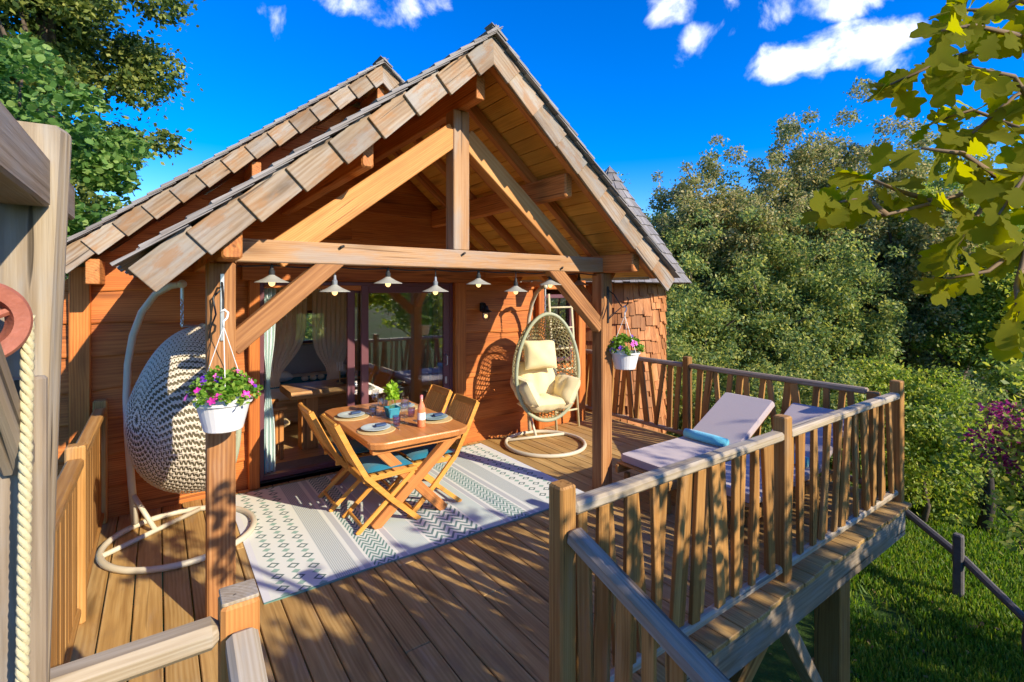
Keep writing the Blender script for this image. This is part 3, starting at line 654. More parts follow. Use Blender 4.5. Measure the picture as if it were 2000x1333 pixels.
# ------------------------------------------------------------------ round tower
TX, TY, TR = 6.98, 6.56, 1.0
TW = root('round_tower', (TX, TY, -2.55), 'round tower clad in orange wood shingles with a grey conical roof', 'tower')
MB().lathe([(TR-.03, -2.6), (TR-.03, 2.2)], (TX, TY, 0), 40).build('tower_core', 'wshingle', TW)
camdir = math.atan2(-TY, -TX)
_ws = [mesh_of('wall_shingle', *shingle_mesh(.40, w, .034, None), 'wshingle') for w in (.10, .12, .14, .16)]
bv, bf = [], []; cnt = 0
for r_i in range(19):
    zb = 1.86 - .235*r_i
    a = random.uniform(0, .1)
    while a < 2*math.pi - .06:
        q = random.randrange(4); w = (.10, .12, .14, .16)[q]; da = w/TR; am = a+da/2; z = zb + random.uniform(-.085, .085)
        rad = Vector((math.cos(am), math.sin(am), 0)); c = Vector((TX, TY, 0))
        Mx = frame(c + rad*(TR-.022) + Vector((0, 0, z+.40)), c + rad*(TR+.004) + Vector((0, 0, z)), rad)
        df = (am-camdir+math.pi) % (2*math.pi) - math.pi
        if abs(df) < 1.75 and zb > -.75 and cnt < 295: place(bpy.data.objects.new('wall_shingle', _ws[q]), Mx, TW); cnt += 1
        else:
            vs, fs = shingle_mesh(.40, w, .022, None); b0 = len(bv); bv += [Mx @ Vector(v) for v in vs]; bf += [tuple(j+b0 for j in f) for f in fs]
        a += da + .006
setp(obj('wall_shingles_rest', bv, bf, 'wshingle', TW), kind='stuff')
RE, ZE, ZA = 1.44, 2.12, 4.36
MB().lathe([(RE-.04, ZE), (.02, ZA-.06)], (TX, TY, 0), 40).build('roof_core', 'shingle', TW)
MB().lathe([(TR-.05, 2.13), (RE-.05, ZE+.005), (RE-.05, ZE+.012), (TR-.05, 2.2)], (TX, TY, 0), 40, False).build('roof_soffit', 'purlin', TW)
SL = math.hypot(RE, ZA-ZE); bv, bf = [], []; cnt = 0
for i in range(13):
    u1 = SL*(i+1)/13; rr = RE*u1/SL; a = random.uniform(0, .2); Ls = min(.34, u1)
    while a < 2*math.pi - .05/max(rr, .1):
        w = random.choice((.11, .13, .15)); w = min(w, rr*1.2); da = w/rr; am = a + da/2; rad = Vector((math.cos(am), math.sin(am), 0)); ap = Vector((TX, TY, ZA))
        dn = (rad*RE + Vector((0, 0, ZE-ZA)))/SL; nm = (rad*(ZA-ZE) + Vector((0, 0, RE)))/SL; j = random.uniform(-.012, .012)
        vs = [(0, -w/2*(u1-Ls+.02)/u1, 0), (0, w/2*(u1-Ls+.02)/u1, 0), (0, w/2*(u1-Ls+.02)/u1, .004), (0, -w/2*(u1-Ls+.02)/u1, .004), (Ls, -w/2, 0), (Ls, w/2, 0), (Ls, w/2, .016), (Ls, -w/2, .016)]
        fs = shingle_mesh(1, 1, 1, None)[1]
        Mx = frame(ap + dn*(u1-Ls+j) + nm*(-.002), ap + dn*(u1+j) + nm*.018, nm)
        df = (am-camdir+math.pi) % (2*math.pi) - math.pi
        if abs(df) < 1.5 and i > 1: obj('roof_shingle', vs, fs, 'shingle', TW, Mx)
        else: b0 = len(bv); bv += [Mx @ Vector(v) for v in vs]; bf += [tuple(q+b0 for q in f) for f in fs]
        a += da*1.03
setp(obj('roof_shingles_rest', bv, bf, 'shingle', TW), kind='stuff')

# ------------------------------------------------------------------ hoist frame with pulley and rope on the left
HF = root('hoist_frame', (-.25, 1.6, 0), 'weathered grey hoist frame of thick boards beside the stair', 'frame')
b = MB(); b.loft([[Vector((x0, 1.62, z)), Vector((x1, 1.60, z)), Vector((x1+.014, 1.645, z)), Vector((x1+.012, 1.68, z)), Vector((x0, 1.68, z))] for z, x0, x1 in ((-.9, -.50, -.236), (1.0, -.48, -.232), (1.9, -.47, -.208), (2.385, -.46, -.190), (2.395, -.455, -.198))])
obj('upright_board', [(v.z+.9, v.x+.35, v.y-1.64) for v in b.v], b.f, 'gate2', HF, Matrix(((0, 1, 0, -.35), (0, 0, 1, 1.64), (1, 0, 0, -.9), (0, 0, 0, 1))))
beam('cross_beam', (-.262, .55, 2.255), (-.262, 1.595, 2.255), .11, .115, 'gate', HF, ch=.006)
beam('beam_end', (-.235, 1.685, 2.255), (-.235, 1.93, 2.255), .075, .10, 'gate', HF, ch=.006)
beam('brace', (-.315, 1.15, 2.215), (-.255, 1.575, 1.60), .05, .06, 'gate', HF, ch=.006)
beam('inner_board', (-.40, 1.58, -.5), (-.40, 1.58, 2.2), .035, .13, 'post', HF, up=(1, 0, 0))
beam('inner_board', (-.262, 1.585, .2), (-.262, 1.585, 1.80), .03, .10, 'gate', HF, up=(1, 0, 0))
PL = root('pulley', (-.285, 1.49, 1.75), 'rusty red iron pulley wheel hanging in the hoist frame', 'pulley')
pc = Vector((-.300, 1.45, 1.935)); ax = Vector((.55, -.83, 0)).normalized(); e1 = Vector((0, 0, 1)); e2 = ax.cross(e1)
def ringp(r, h): return [pc + ax*h + (e1*math.cos(k*2*math.pi/40) + e2*math.sin(k*2*math.pi/40))*r for k in range(40)]
b = MB(); b.loft([ringp(r, h) for r, h in ((.052, .018), (.078, .022), (.086, .014), (.076, .0), (.086, -.014), (.078, -.022), (.052, -.018), (.052, .018))], cap=False); b.build('rim', 'rust', PL, smooth=False)
b = MB(); 
for k in range(4):
    a = k*math.pi/2+.4; b.tube([pc + (e1*math.cos(a)+e2*math.sin(a))*.012, pc + (e1*math.cos(a)+e2*math.sin(a))*.055], .009, 6)
b.tube([pc - ax*.05, pc + ax*.03], .013, 10); b.build('spoke_hub', 'rust', PL)
MB().tube([pc + Vector((0, 0, .0))-ax*.04, pc + Vector((0, 0, .27))-ax*.04], .009, 6).build('hanger', 'rust', PL)
RP = root('rope', (-.255, 1.44, .2), 'thick cream twisted rope hanging down from the rusty pulley', 'rope')
b = MB(); r0 = pc + e2*(.083 if e2.x > 0 else -.083); N_ = 220
for k in range(3):
    b.tube([r0 + Vector((-.012*i/N_*1.6 + .0060*math.cos(i*.75+k*2.094), .0060*math.sin(i*.75+k*2.094), .01-1.75*i/N_)) for i in range(N_)], .0066, 6)
b.build('strand', 'rope', RP, smooth=True)
# ------------------------------------------------------------------ rug
m_, g_ = new_mat('woven_rug'); o_ = g_.tc(); rx, ry, rz_ = g_.sep(o_)
t = 1.44 - rx.abs()                                    # distance from either short end
wv = g_.noise(o_, 9.0, 2)*0.01
def band(a, b): return t.gt(a)*t.lt(b)
white, dark, mint, lil, pale = (0.74, 0.77, 0.69), (0.13, 0.20, 0.18), (0.30, 0.46, 0.37), (0.50, 0.53, 0.52), (0.58, 0.67, 0.60)
col = g_.mix(band(.0, .045), white, (0.70, 0.72, 0.72))
u_ = ((t-.07)/.12).frac()-.5; v_ = (ry/.086).frac()-.5; mm = u_.abs()*1.1+v_.abs()*.9
cellp = g_.m('FLOOR', ry/.086) + g_.m('FLOOR', (t-.07)/.12); alt = (cellp*.5).frac().gt(.25)
dm = band(.07, .43)
dia = g_.mix(alt, g_.mix(mm.lt(.30), white, mint), g_.mix(mm.lt(.42)*mm.gt(.24), white, dark))
col = g_.mix(dm, col, dia)
lines = (t/.014).frac().lt(.42)
col = g_.mix(band(.455, .63), col, g_.mix(lines, (0.60, 0.65, 0.60), (0.38, 0.43, 0.41)))
col = g_.mix(band(.66, .71), col, lil)
zz = (ry/.058 + ((t-.73)/.075).frac().__sub__(.5).abs()*2.2).frac()
col = g_.mix(band(.73, .92), col, g_.mix(zz.lt(.45), (0.64, 0.71, 0.65), (0.16, 0.29, 0.25)))
col = g_.mix(band(.945, .99), col, lil)
col = g_.mix(band(1.0, 1.20), col, g_.mix(lines, pale, (0.52, 0.61, 0.57)))
zz2 = (ry/.075 - ((t-1.22)/.11).frac().__sub__(.5).abs()*2.0).frac()
col = g_.mix(band(1.22, 1.44), col, g_.mix(zz2.lt(.42), (0.67, 0.72, 0.66), (0.16, 0.26, 0.24)))
edge = ry.abs().gt(1.0)
col = g_.mix(edge, col, (0.16, 0.30, 0.24))
wvn = g_.noise(g_.vm('MULTIPLY', o_, (260, 260, 260)), 1.0, 2)
col = g_.mix(wvn*0.35, col, g_.hsv(col, .5, 1, .7))
g_.out(g_.pbr(col, 0.95, bump=g_.bump(wvn, .3, .002), spec=0.1)); M['rug'] = m_
nx, ny = 60, 40; vs = []
for i in range(nx+1):
    for j in range(ny+1):
        x, y = -1.44+2.88*i/nx, -1.015+2.03*j/ny
        lift = .004*max(0, math.sin(x*9)*math.sin(x*4+1))*max(0, (-y-.8)/.2)
        vs.append((x, y + .006*math.sin(x*7)*(j == 0), .006 + lift))
fs = [(i*(ny+1)+j, (i+1)*(ny+1)+j, (i+1)*(ny+1)+j+1, i*(ny+1)+j+1) for i in range(nx) for j in range(ny)]
k0 = len(vs); per = [i*(ny+1) for i in range(nx+1)] + [nx*(ny+1)+j for j in range(1, ny+1)] + [i*(ny+1)+ny for i in range(nx-1, -1, -1)] + [j for j in range(ny-1, 0, -1)]
vs += [(vs[i][0], vs[i][1], .001) for i in per]; n_ = len(per)
fs += [(per[i], k0+i, k0+(i+1) % n_, per[(i+1) % n_]) for i in range(n_)]
obj('rug', vs, fs, 'rug', None, Matrix.Translation((1.99, 4.487, 0)), False, label='white and green patterned outdoor rug under the dining table', category='rug')

# ------------------------------------------------------------------ dining table
TB = root('dining_table', (1.89, 4.54, 0), 'oiled wooden dining table with crossed legs, laid for four on the rug', 'table')
def slab_outline(x0, x1, y0, y1, r, n=6, wob=.012):
    pts = []
    for cx, cy, a0 in ((x1-r, y0+r, -90), (x1-r, y1-r, 0), (x0+r, y1-r, 90), (x0+r, y0+r, 180)):
        for k in range(n+1):
            a = R(a0+90*k/n); pts.append((cx+r*math.cos(a)+wob*math.sin(cy*7+k), cy+r*math.sin(a)+wob*math.cos(cx*5)))
    return pts
ol = slab_outline(1.415, 2.355, 3.92, 5.42, .13)
cxy = (1.885, 4.67)
def inset(k): return [((x-cxy[0])*k+cxy[0], (y-cxy[1])*k+cxy[1]) for x, y in ol]
b = MB(); b.loft([[(x, y, z) for x, y in inset(k)] for z, k in ((.678, .972), (.684, .985), (.728, 1.0), (.738, .994), (.741, .985))])
obj('tabletop', [(v.y-4.54, -(v.x-1.89), v.z-.70) for v in b.v], b.f, 'table', TB, Matrix(((0, -1, 0, 1.89), (1, 0, 0, 4.54), (0, 0, 1, .70), (0, 0, 0, 1))))
for y in (4.05, 5.2):
    beam('leg', (1.47, y, .008), (2.24, y, .672), .075, .085, 'table', TB, up=(0, 0, 1)); beam('leg', (2.13, y+.004, .008), (1.50, y+.004, .672), .071, .085, 'table', TB, up=(0, 0, 1))
    beam('batten', (1.45, y, .650), (2.29, y, .650), .08, .05, 'table', TB)
beam('stretcher', (1.80, 4.05, .335), (1.80, 5.2, .335), .05, .06, 'table', TB)

# ------------------------------------------------------------------ folding chairs
def chair(label, x, y, rz):
    c = root('folding_chair', (x, y, .006), label, 'chair', 'folding chairs around the dining table', rz)
    B_ = WM[c.name]
    def bm(name, p, q, w, h, up=(0, 0, 1), par=c): 
        p, q = B_ @ Vector(p), B_ @ Vector(q); up = B_.to_3x3() @ Vector(up); return beam(name, p, q, w, h, 'teak', par, up=up, ch=.004)
    for s in (-1, 1):
        yy = s*.212
        b = MB(); pr_ = [(-.41, .925), (-.30, .70), (-.17, .46), (.06, .22), (.30, .0)]
        rings = []
        for i, (px, pz) in enumerate(pr_):
            a = pr_[max(i-1, 0)]; d2 = pr_[min(i+1, 4)]; tx, tz = d2[0]-a[0], d2[1]-a[1]; l = math.hypot(tx, tz); nx_, nz_ = -tz/l, tx/l
            w = .021
            rings.append([(px+nx_*w, yy-.012, pz+nz_*w), (px+nx_*w, yy+.012, pz+nz_*w), (px-nx_*w, yy+.012, pz-nz_*w), (px-nx_*w, yy-.012, pz-nz_*w)])
        b.loft(rings); b.build('stile', 'teak', c, B_)
        bm('leg', (.26, s*.185, .42), (-.24, s*.185, .0), .022, .038)
        bm('seat_rail', (-.19, s*.186, .425), (.29, s*.186, .440), .02, .04)
    for i in range(7): bm('seat_slat', (-.17+.07*i, -.19, .452), (-.17+.07*i, .19, .452), .052, .012)
    bm('top_rail', (-.403, -.2, .905), (-.403, .2, .905), .022, .065, up=(-.42, 0, .9)); bm('lower_rail', (-.20, -.2, .515), (-.20, .2, .515), .02, .05, up=(-.42, 0, .9))
    for i in range(10):
        yy = -.168+.0373*i; bm('back_slat', (-.212, yy, .535), (-.392, yy, .88), .021, .010, up=(0, 1, 0))
    bm('foot_rail', (-.19, -.175, .045), (-.19, .175, .045), .018, .03); bm('foot_rail', (.25, -.2, .05), (.25, .2, .05), .018, .03)
    vs, fs = pillow(.40, .40, .06, 10, 5.0)
    obj('seat_cushion', vs, fs, 'teal', None, B_ @ Matrix.Translation((.05, 0, .488)), True, label='teal seat cushion on the ' + label.split('folding chair ')[1], category='cushion', group='teal seat cushions')
chair('slatted folding chair pushed in beside the curtain, nearer the stair', 1.56, 4.20, 0); chair('slatted folding chair pushed in beside the curtain, nearer the cabin', 1.50, 4.76, 0)
chair('slatted folding chair opposite, on the cream hanging chair side, nearer the stair', 2.09, 4.27, math.pi); chair('slatted folding chair opposite, on the cream hanging chair side, nearer the cabin', 2.12, 4.86, math.pi)

# ------------------------------------------------------------------ what lies on the table
ZT = .741
for k, (x, y, m2, lb) in enumerate([(1.565, 4.92, 'plate', 'pale plate at the place beside the curtain, nearer the cabin'), (1.60, 4.33, 'plate', 'pale plate at the place beside the curtain, nearer the stair'),
                                    (2.20, 4.36, 'plate2', 'blue plate behind the wine bottle'), (2.13, 4.98, 'plate', 'pale plate behind the potted herb')]):
    b = MB(); b.lathe([(.001, 0), (.165, 0), (.170, .004), (.163, .009), (.001, .010)], (x, y, ZT), 28); b.build('place_mat', 'straw', None, label='round straw mat under the ' + lb, category='place mat', group='straw place mats')
    b = MB(); b.lathe([(.001, .001), (.075, .001), (.085, .005), (.130, .016), (.133, .019), (.128, .020), (.085, .009), (.001, .007)], (x+.0, y+.015, ZT+.0105), 32); b.build('plate', m2, None, smooth=True, label=lb, category='plate', group='dinner plates')
    b = MB(); b.loft([[(x+.05+dx, y+.03+dy, ZT+.031+h) for dx, dy in ((-.05, -.03), (.05, -.02), (.055, .03), (-.04, .035))] for h in (0, .008, .012)]); b.build('napkin', 'navy', None, label='folded navy napkin on the ' + lb, category='napkin', group='navy napkins')
    dx = .20 if x < 1.9 else -.20
    b = MB(); b.tube([(x+dx*.9, y-.10, ZT+.003), (x+dx*.9, y+.02, ZT+.004)], .004, 5); b.box((x+dx*.9, y+.055, ZT+.004), (.022, .07, .004)); b.build('fork', 'steel', None, label='steel fork beside the ' + lb, category='fork', group='steel forks')
def tumbler(x, y, mt, lb):
    b = MB(); b.lathe([(.001, .002), (.028, .002), (.036, .05), (.038, .095), (.035, .095), (.032, .05), (.024, .012), (.001, .010)], (x, y, ZT), 18); b.build('tumbler', mt, None, smooth=True, label=lb, category='glass', group='coloured tumblers')
tumbler(1.76, 4.86, 'bglass', 'blue tinted tumbler beside the potted herb'); tumbler(1.805, 4.36, 'vglass', 'violet tinted tumbler in front of the potted herb')
tumbler(2.05, 4.58, 'vglass', 'violet tinted tumbler behind the wine bottle'); tumbler(2.0, 5.16, 'bglass', 'blue tinted tumbler at the cabin end of the table')
def wineglass(x, y, lb):
    b = MB(); b.lathe([(.001, 0), (.034, .001), (.034, .003), (.004, .006), (.0035, .075), (.006, .08), (.030, .105), (.040, .14), (.036, .205), (.0345, .205), (.038, .14), (.028, .108), (.001, .085)], (x, y, ZT), 20); b.build('wine_glass', 'tglass', None, smooth=True, label=lb, category='wine glass', group='stemmed glasses')
wineglass(1.83, 4.82, 'clear wine glass left of the potted herb'); wineglass(1.90, 4.40, 'clear wine glass between herb and bottle'); wineglass(1.99, 4.60, 'clear wine glass right of the potted herb'); wineglass(1.88, 5.12, 'clear wine glass at the cabin end of the table')
WB = root('wine_bottle', (1.98, 4.20, ZT), 'bottle of rose wine with pink capsule and pale label', 'bottle')
b = MB(); b.lathe([(.001, 0), (.034, .001), (.037, .008), (.037, .165), (.030, .195), (.015, .23), (.0135, .29), (.001, .291)], (1.98, 4.20, ZT), 22); b.build('bottle', 'wine', WB, smooth=True)
b = MB(); b.lathe([(.0142, .222), (.0145, .292), (.001, .296)], (1.98, 4.20, ZT), 16, False); b.build('capsule', 'foil', WB, smooth=True)
b = MB(); b.lathe([(.0376, .07), (.0376, .135)], (1.98, 4.20, ZT), 22, False); b.build('paper_label', 'linen', WB, smooth=True)
HP = root('potted_herb', (1.90, 4.70, ZT), 'bright green basil in a square turquoise pot on the table', 'potted plant')
b = MB(); b.loft([[(1.90+x*s, 4.70+y*s, ZT+z) for x, y in ((-1, -1), (1, -1), (1, 1), (-1, 1))] for s, z in ((.045, 0), (.062, .085), (.066, .085), (.066, .10), (.056, .10), (.052, .08))]); b.build('pot', 'bluepot', HP)
def leaf_verts(shape, c, nrm, tip, size):
    """polygons of one leaf"""
    side = nrm.cross(tip); return [c + tip*(py*size) + side*(px*size) for px, py in shape]
OVAL = [(0, 0), (.28, .25), (.34, .55), (.18, .85), (0, 1), (-.18, .85), (-.34, .55), (-.28, .25)]
ROUND = [(0, 0), (.30, .12), (.46, .45), (.36, .82), (0, .98), (-.36, .82), (-.46, .45), (-.30, .12)]
OAK = [(0, -.12), (.03, 0), (.10, .10), (.20, .16), (.15, .27), (.30, .38), (.34, .48), (.21, .52), (.36, .68), (.36, .80), (.20, .80), (.14, .95), (0, 1.0), (-.14, .95), (-.20, .80), (-.36, .80), (-.36, .68), (-.21, .52), (-.34, .48), (-.30, .38), (-.15, .27), (-.20, .16), (-.10, .10), (-.03, 0)]
def rvec(rs): 
    v = Vector((rs.gauss(0, 1), rs.gauss(0, 1), rs.gauss(0, 1))); return v.normalized()
def leaves(name, pts, shape, size, mat, parent, seed=0, upb=.4, kind='stuff', jit=.3, droop=0.0, outc=None):
    rs = random.Random(seed); vs, fs = [], []
    for p in pts:
        nrm = (rvec(rs) + Vector((0, 0, upb*2))).normalized(); tip = rvec(rs) + Vector((0, 0, -droop))
        if outc is not None: tip += (Vector(p)-Vector(outc)).normalized()*1.2
        tip = (tip - nrm*tip.dot(nrm)).normalized(); sz = size*(1+rs.uniform(-jit, jit))
        b0 = len(vs); q = leaf_verts(shape, Vector(p), nrm, tip, sz); vs += [v + nrm*(-.12*sz*((i*7) % 5)/5.0) for i, v in enumerate(q)]; fs.append(tuple(range(b0, b0+len(q))))
    return obj(name, vs, fs, mat, parent, None, False, kind=kind)
rs = random.Random(4)
pts = []
for k in range(9):
    a, h = rs.uniform(0, 6.28), rs.uniform(.10, .21); r_ = rs.uniform(.0, .075)
    c = Vector((1.90+r_*math.cos(a), 4.70+r_*math.sin(a), ZT+.10+h)); pts += [c + rvec(rs)*rs.uniform(.0, .042) for _ in range(26)]
leaves('basil_foliage', pts, OVAL, .045, 'leaf_basil', HP, 3)
b = MB()
for k in range(5): b.tube([(1.90+.01*k-.02, 4.70, ZT+.08), (1.90+.03*(k-2), 4.70+.02*(k % 3-1), ZT+.26)], .003, 5)
b.build('stem', 'leaf_petunia', HP)

# ------------------------------------------------------------------ hanging egg chairs
EGGN = 0.0
def egg(phi, dp, nar=0.0):                                         # rim outline by phi, depth by dp 0..pi/2, local: opens to -y
    s = math.sin(phi)*(.435 - .055*math.cos(phi))*(1 - EGGN*max(0.0, math.cos(phi))**1.5); z = .68*math.cos(phi)
    k = math.cos(dp)**.75 if dp < math.pi/2 else 0
    return Vector((s*k, .50*math.sin(dp)*(1+.12*(-math.cos(phi))*math.cos(dp)), z*k + .02*math.sin(dp)))
def egg_chair(label, x, y, face, dense, wick, rim_m, cush_m, parts_label, shell=None):
    rz = math.atan2(face[1], face[0]) + math.pi/2
    rs2 = (math.atan2(shell[1], shell[0]) + math.pi/2 - rz) if shell else 0.0
    c = root('hanging_chair', (x, y, .001), label, 'chair', None, rz); B_ = WM[c.name]; zc = 1.02
    # stand: ring, cross bar, bent pole
    ring = [(.50*math.cos(a)*1.02, .52*math.sin(a)+.0, .024) for a in [2*math.pi*i/40 for i in range(40)]]
    st = MB().tube(ring, .024, 8, closed=True).build('base_ring', 'cream_metal', c, B_, True)
    MB().tube([(-.44, .28, .024), (.44, .28, .024)], .02, 8).build('cross_bar', 'cream_metal', c, B_, True)
    pole = [(0, .505, .05), (0, .545, .4), (0, .585, .8), (0, .60, 1.1), (0, .585, 1.38), (0, .53, 1.62), (0, .43, 1.82), (0, .28, 1.97), (0, .12, 2.035), (0, .0, 2.05)]
    MB().tube(pole, .027, 10).build('pole', 'cream_metal', c, B_, True)
    MB().tube([(0, .28, .024), (0, .535, .30)], .019, 8).build('strut', 'cream_metal', c, B_, True)
    MB().ball((0, -.0, 2.05), .034, 10, 6).build('pole_cap', 'cream_metal', c, B_, True)
    b = MB(); b.tube([(0, 0, 2.03), (0, 0, 1.93)], .014, 6)
    for k in range(6):
        zz = 1.915-.038*k; o = [Vector((math.cos(a)*.011, 0, math.sin(a)*.024)) for a in [i*2*math.pi/10 for i in range(10)]]
        b.tube([Vector((0, 0, zz)) + (p if k % 2 else Vector((0, p.x, p.z))) for p in o], .004, 5, closed=True)
    b.build('chain', 'steel', c, B_)
    off = Vector((0, 0, zc)); S_ = B_ @ Matrix.Rotation(rs2, 4, 'Z') @ Matrix.Translation((0, -.17 if dense else -.10, 0))      # the basket may turn on its chain
    rimp = [egg(2*math.pi*i/64, 0) + off for i in range(64)]
    MB().tube(rimp, .024, 8, closed=True).build('rim', rim_m, c, S_, True)
    b = MB()
    if dense:
        inner = MB(); inner.loft([[egg(2*math.pi*i/48, d_)*.985 + off for i in range(48)] for d_ in np.linspace(0.02, 1.5695, 16)], cap=False); inner.build('shell_lining', 'shellin', c, S_, True)
        ncol = 34                                        # four pointed stars plaited over the shell
        for j in range(26):
            dp = .03 + 1.535*(j+.5)/26
            k = math.cos(dp)**.75; ncj = max(4, int(ncol*(k+.12)*1.9))
            for i in range(ncj):
                ph = 2*math.pi*(i+.5*(j % 2))/ncj; e = .02
                p = egg(ph, dp) + off
                ta = (egg(ph+e, dp)-egg(ph-e, dp)); ta.normalize(); td = (egg(ph, min(dp+e, 1.56))-egg(ph, dp-e)); td.normalize()
                nm = ta.cross(td)
                if nm.dot(p-off-Vector((0, .1, 0))) < 0: nm = -nm
                sz = .030; q = [p + nm*.009]
                for a8 in range(8):
                    ang = a8*math.pi/4 + .35; rr_ = sz if a8 % 2 == 0 else sz*.34
                    q.append(p + ta*math.cos(ang)*rr_ + td*math.sin(ang)*rr_ + nm*(.001 if a8 % 2 == 0 else .006))
                b.add(q, [(0, 1+a8, 1+(a8+1) % 8) for a8 in range(8)])
    else:
        for k in range(58):
            for sgn in (-1, 1):
                ph0 = 2*math.pi*k/58
                pts = [egg(ph0+sgn*dp*.55, dp) + off for dp in np.linspace(0, 1.53, 14)]; b.tube(pts, .0068, 4)
        for dp in np.linspace(.12, 1.4, 7): b.tube([egg(2*math.pi*i/48, dp) + off for i in range(48)], .005, 4, closed=True)
        for i in range(7): b.tube([egg(2*math.pi*(i/7), d_) + off for d_ in np.linspace(0, 1.53, 10)], .011, 5)
    setp(b.build('woven_shell', wick, c, S_), kind='stuff')
    # hanger from the rim top to the chain
    MB().tube([(0, -.17 if dense else -.10, zc+.68), (0, -.1 if dense else -.05, 1.705), (0, 0, 1.715)], .012, 6).build('hanger_ring', 'steel', c, B_ @ Matrix.Rotation(rs2, 4, 'Z'))
    # cushions belong to their own thing
    q = root('seat_cushion', (x, y, .30), parts_label, 'cushion', None, rz); Q = WM[q.name]
    def soft(name, w, h, t, loc, rot, ribs=0, seed=0, tuft=0.0):
        if dense: w, h, t, loc = w*.78, h*.78, t*.8, (loc[0]*.72, loc[1]*.55, 1.02+(loc[2]-1.02)*.80)
        vs, fs = pillow(w, h, t, 20, 2.4, ribs, seed, tuft); Mx = S_ @ Matrix.Translation(loc) @ rot; obj(name, vs, fs, cush_m, q, Mx, True)
    RX = lambda a: Matrix.Rotation(R(a), 4, 'X'); RY = lambda a: Matrix.Rotation(R(a), 4, 'Y')
    soft('seat_pad', .58, .52, .24, (0, .12, .535), RX(-8), 3, 1)
    soft('head_pillow', .46, .38, .24, (-.03, .19, 1.16), RX(78), 0, 2)
    soft('back_pad', .60, .52, .24, (0, .33, .80), RX(70), 3, 3)
    for s in (-1, 1): soft('arm_pad', .54, .36, .25, (s*.285, .10, .72), RY(-s*62) @ Matrix.Rotation(R(90), 4, 'Z'), 3, 5+s)
    # gathered front roll
    cur = []
    for i in range(25):
        ph = math.pi*(.62+.76*i/24); e_ = egg(ph, .12); cur.append(Vector((e_.x*(.74 if dense else .86), e_.y-.0, e_.z*(.70 if dense else .80))) + off)
    rr = [.062*(0.82+.18*abs(math.cos(i*math.pi/3))) for i in range(25)]
    MB().tube(cur, rr, 10).build('front_roll', cush_m, q, S_, True)
    return c
egg_chair('cream cushioned egg chair of open green wicker hanging from a cream stand', 4.08, 4.96, (-.24, -.93), False, 'khaki', 'sage', 'cream', 'buttoned cream cushion set inside the green wicker egg chair')
EGGN = 0.42
egg_chair('egg chair of close taupe wicker, turned away, hanging beside the left railing', .16, 4.80, (.62, -.78), True, 'taupe', 'sage', 'cream', 'cream cushion set inside the taupe wicker egg chair', (.86, .50))

# ------------------------------------------------------------------ sun loungers
def lounger(label, yc, dx, tlabel):
    c = root('sun_lounger', (4.6+dx, yc, .0), label, 'sun lounger', 'wooden sun loungers'); W = .60
    X = lambda v: v + dx
    for s in (-1, 1):
        beam('side_rail', (X(3.62), yc+s*(W/2-.02), .27), (X(5.50), yc+s*(W/2-.02), .27), .04, .08, 'rail', c)
        for x in (3.72, 5.35): upright('leg', X(x), yc+s*(W/2-.065), 0, .23, .05, .05, 'rail', c)
    for i in range(11): beam('slat', (X(3.68+.105*i), yc-W/2, .318), (X(3.68+.105*i), yc+W/2, .318), .08, .016, 'rail', c)
    beam('back_frame', (X(4.82), yc-.25, .33), (X(5.52), yc-.25, .68), .03, .04, 'rail', c); beam('back_frame', (X(4.82), yc+.25, .33), (X(5.52), yc+.25, .68), .03, .04, 'rail', c)
    beam('prop', (X(5.30), yc, .30), (X(5.36), yc, .60), .04, .03, 'rail', c)
    b = MB(); w = W/2-.005
    prof = [(3.70, .33, .0), (4.72, .33, .0), (4.80, .345, .0), (5.52, .715, .0)]
    rings = []
    for x, z, _ in prof:
        k = .0 if x < 4.78 else .40; nx_, nz_ = -k, math.sqrt(1-k*k); t_ = .075; e = .018
        P_ = lambda yy, h: Vector((X(x)+nx_*h, yc+yy, z+nz_*h))
        rings.append([P_(-w+e, 0), P_(w-e, 0), P_(w, e), P_(w, t_-e), P_(w-e, t_), P_(-w+e, t_), P_(-w, t_-e), P_(-w, e)])
    def shrink(rg, d_): 
        cc = sum(rg, Vector())/8; return [cc + (p-cc)*.93 + Vector(d_) for p in rg]
    rings = [shrink(rings[0], (-.015, 0, 0))] + rings + [shrink(rings[-1], (.013, 0, .007))]
    b.loft(rings); b.build('mattress', 'lilac', c)
    b = MB(); yy0, yy1 = yc-.24, yc+.24; 
    for k in range(1): b.tube([(X(4.66), yy0, .458), (X(4.66), yc-.1, .46), (X(4.66), yc+.1, .46), (X(4.66), yy1, .458)], [.046, .05, .05, .046], 14)
    b.build('rolled_towel', 'towel', None, smooth=True, label=tlabel, category='towel', group='rolled towels')
lounger('mauve padded wooden lounger standing beside the porch post', 3.03, 0.0, 'rolled turquoise towel on the lounger beside the porch post')
lounger('mauve padded wooden lounger standing close behind the front railing', 2.30, .08, 'rolled turquoise towel on the lounger behind the front railing')

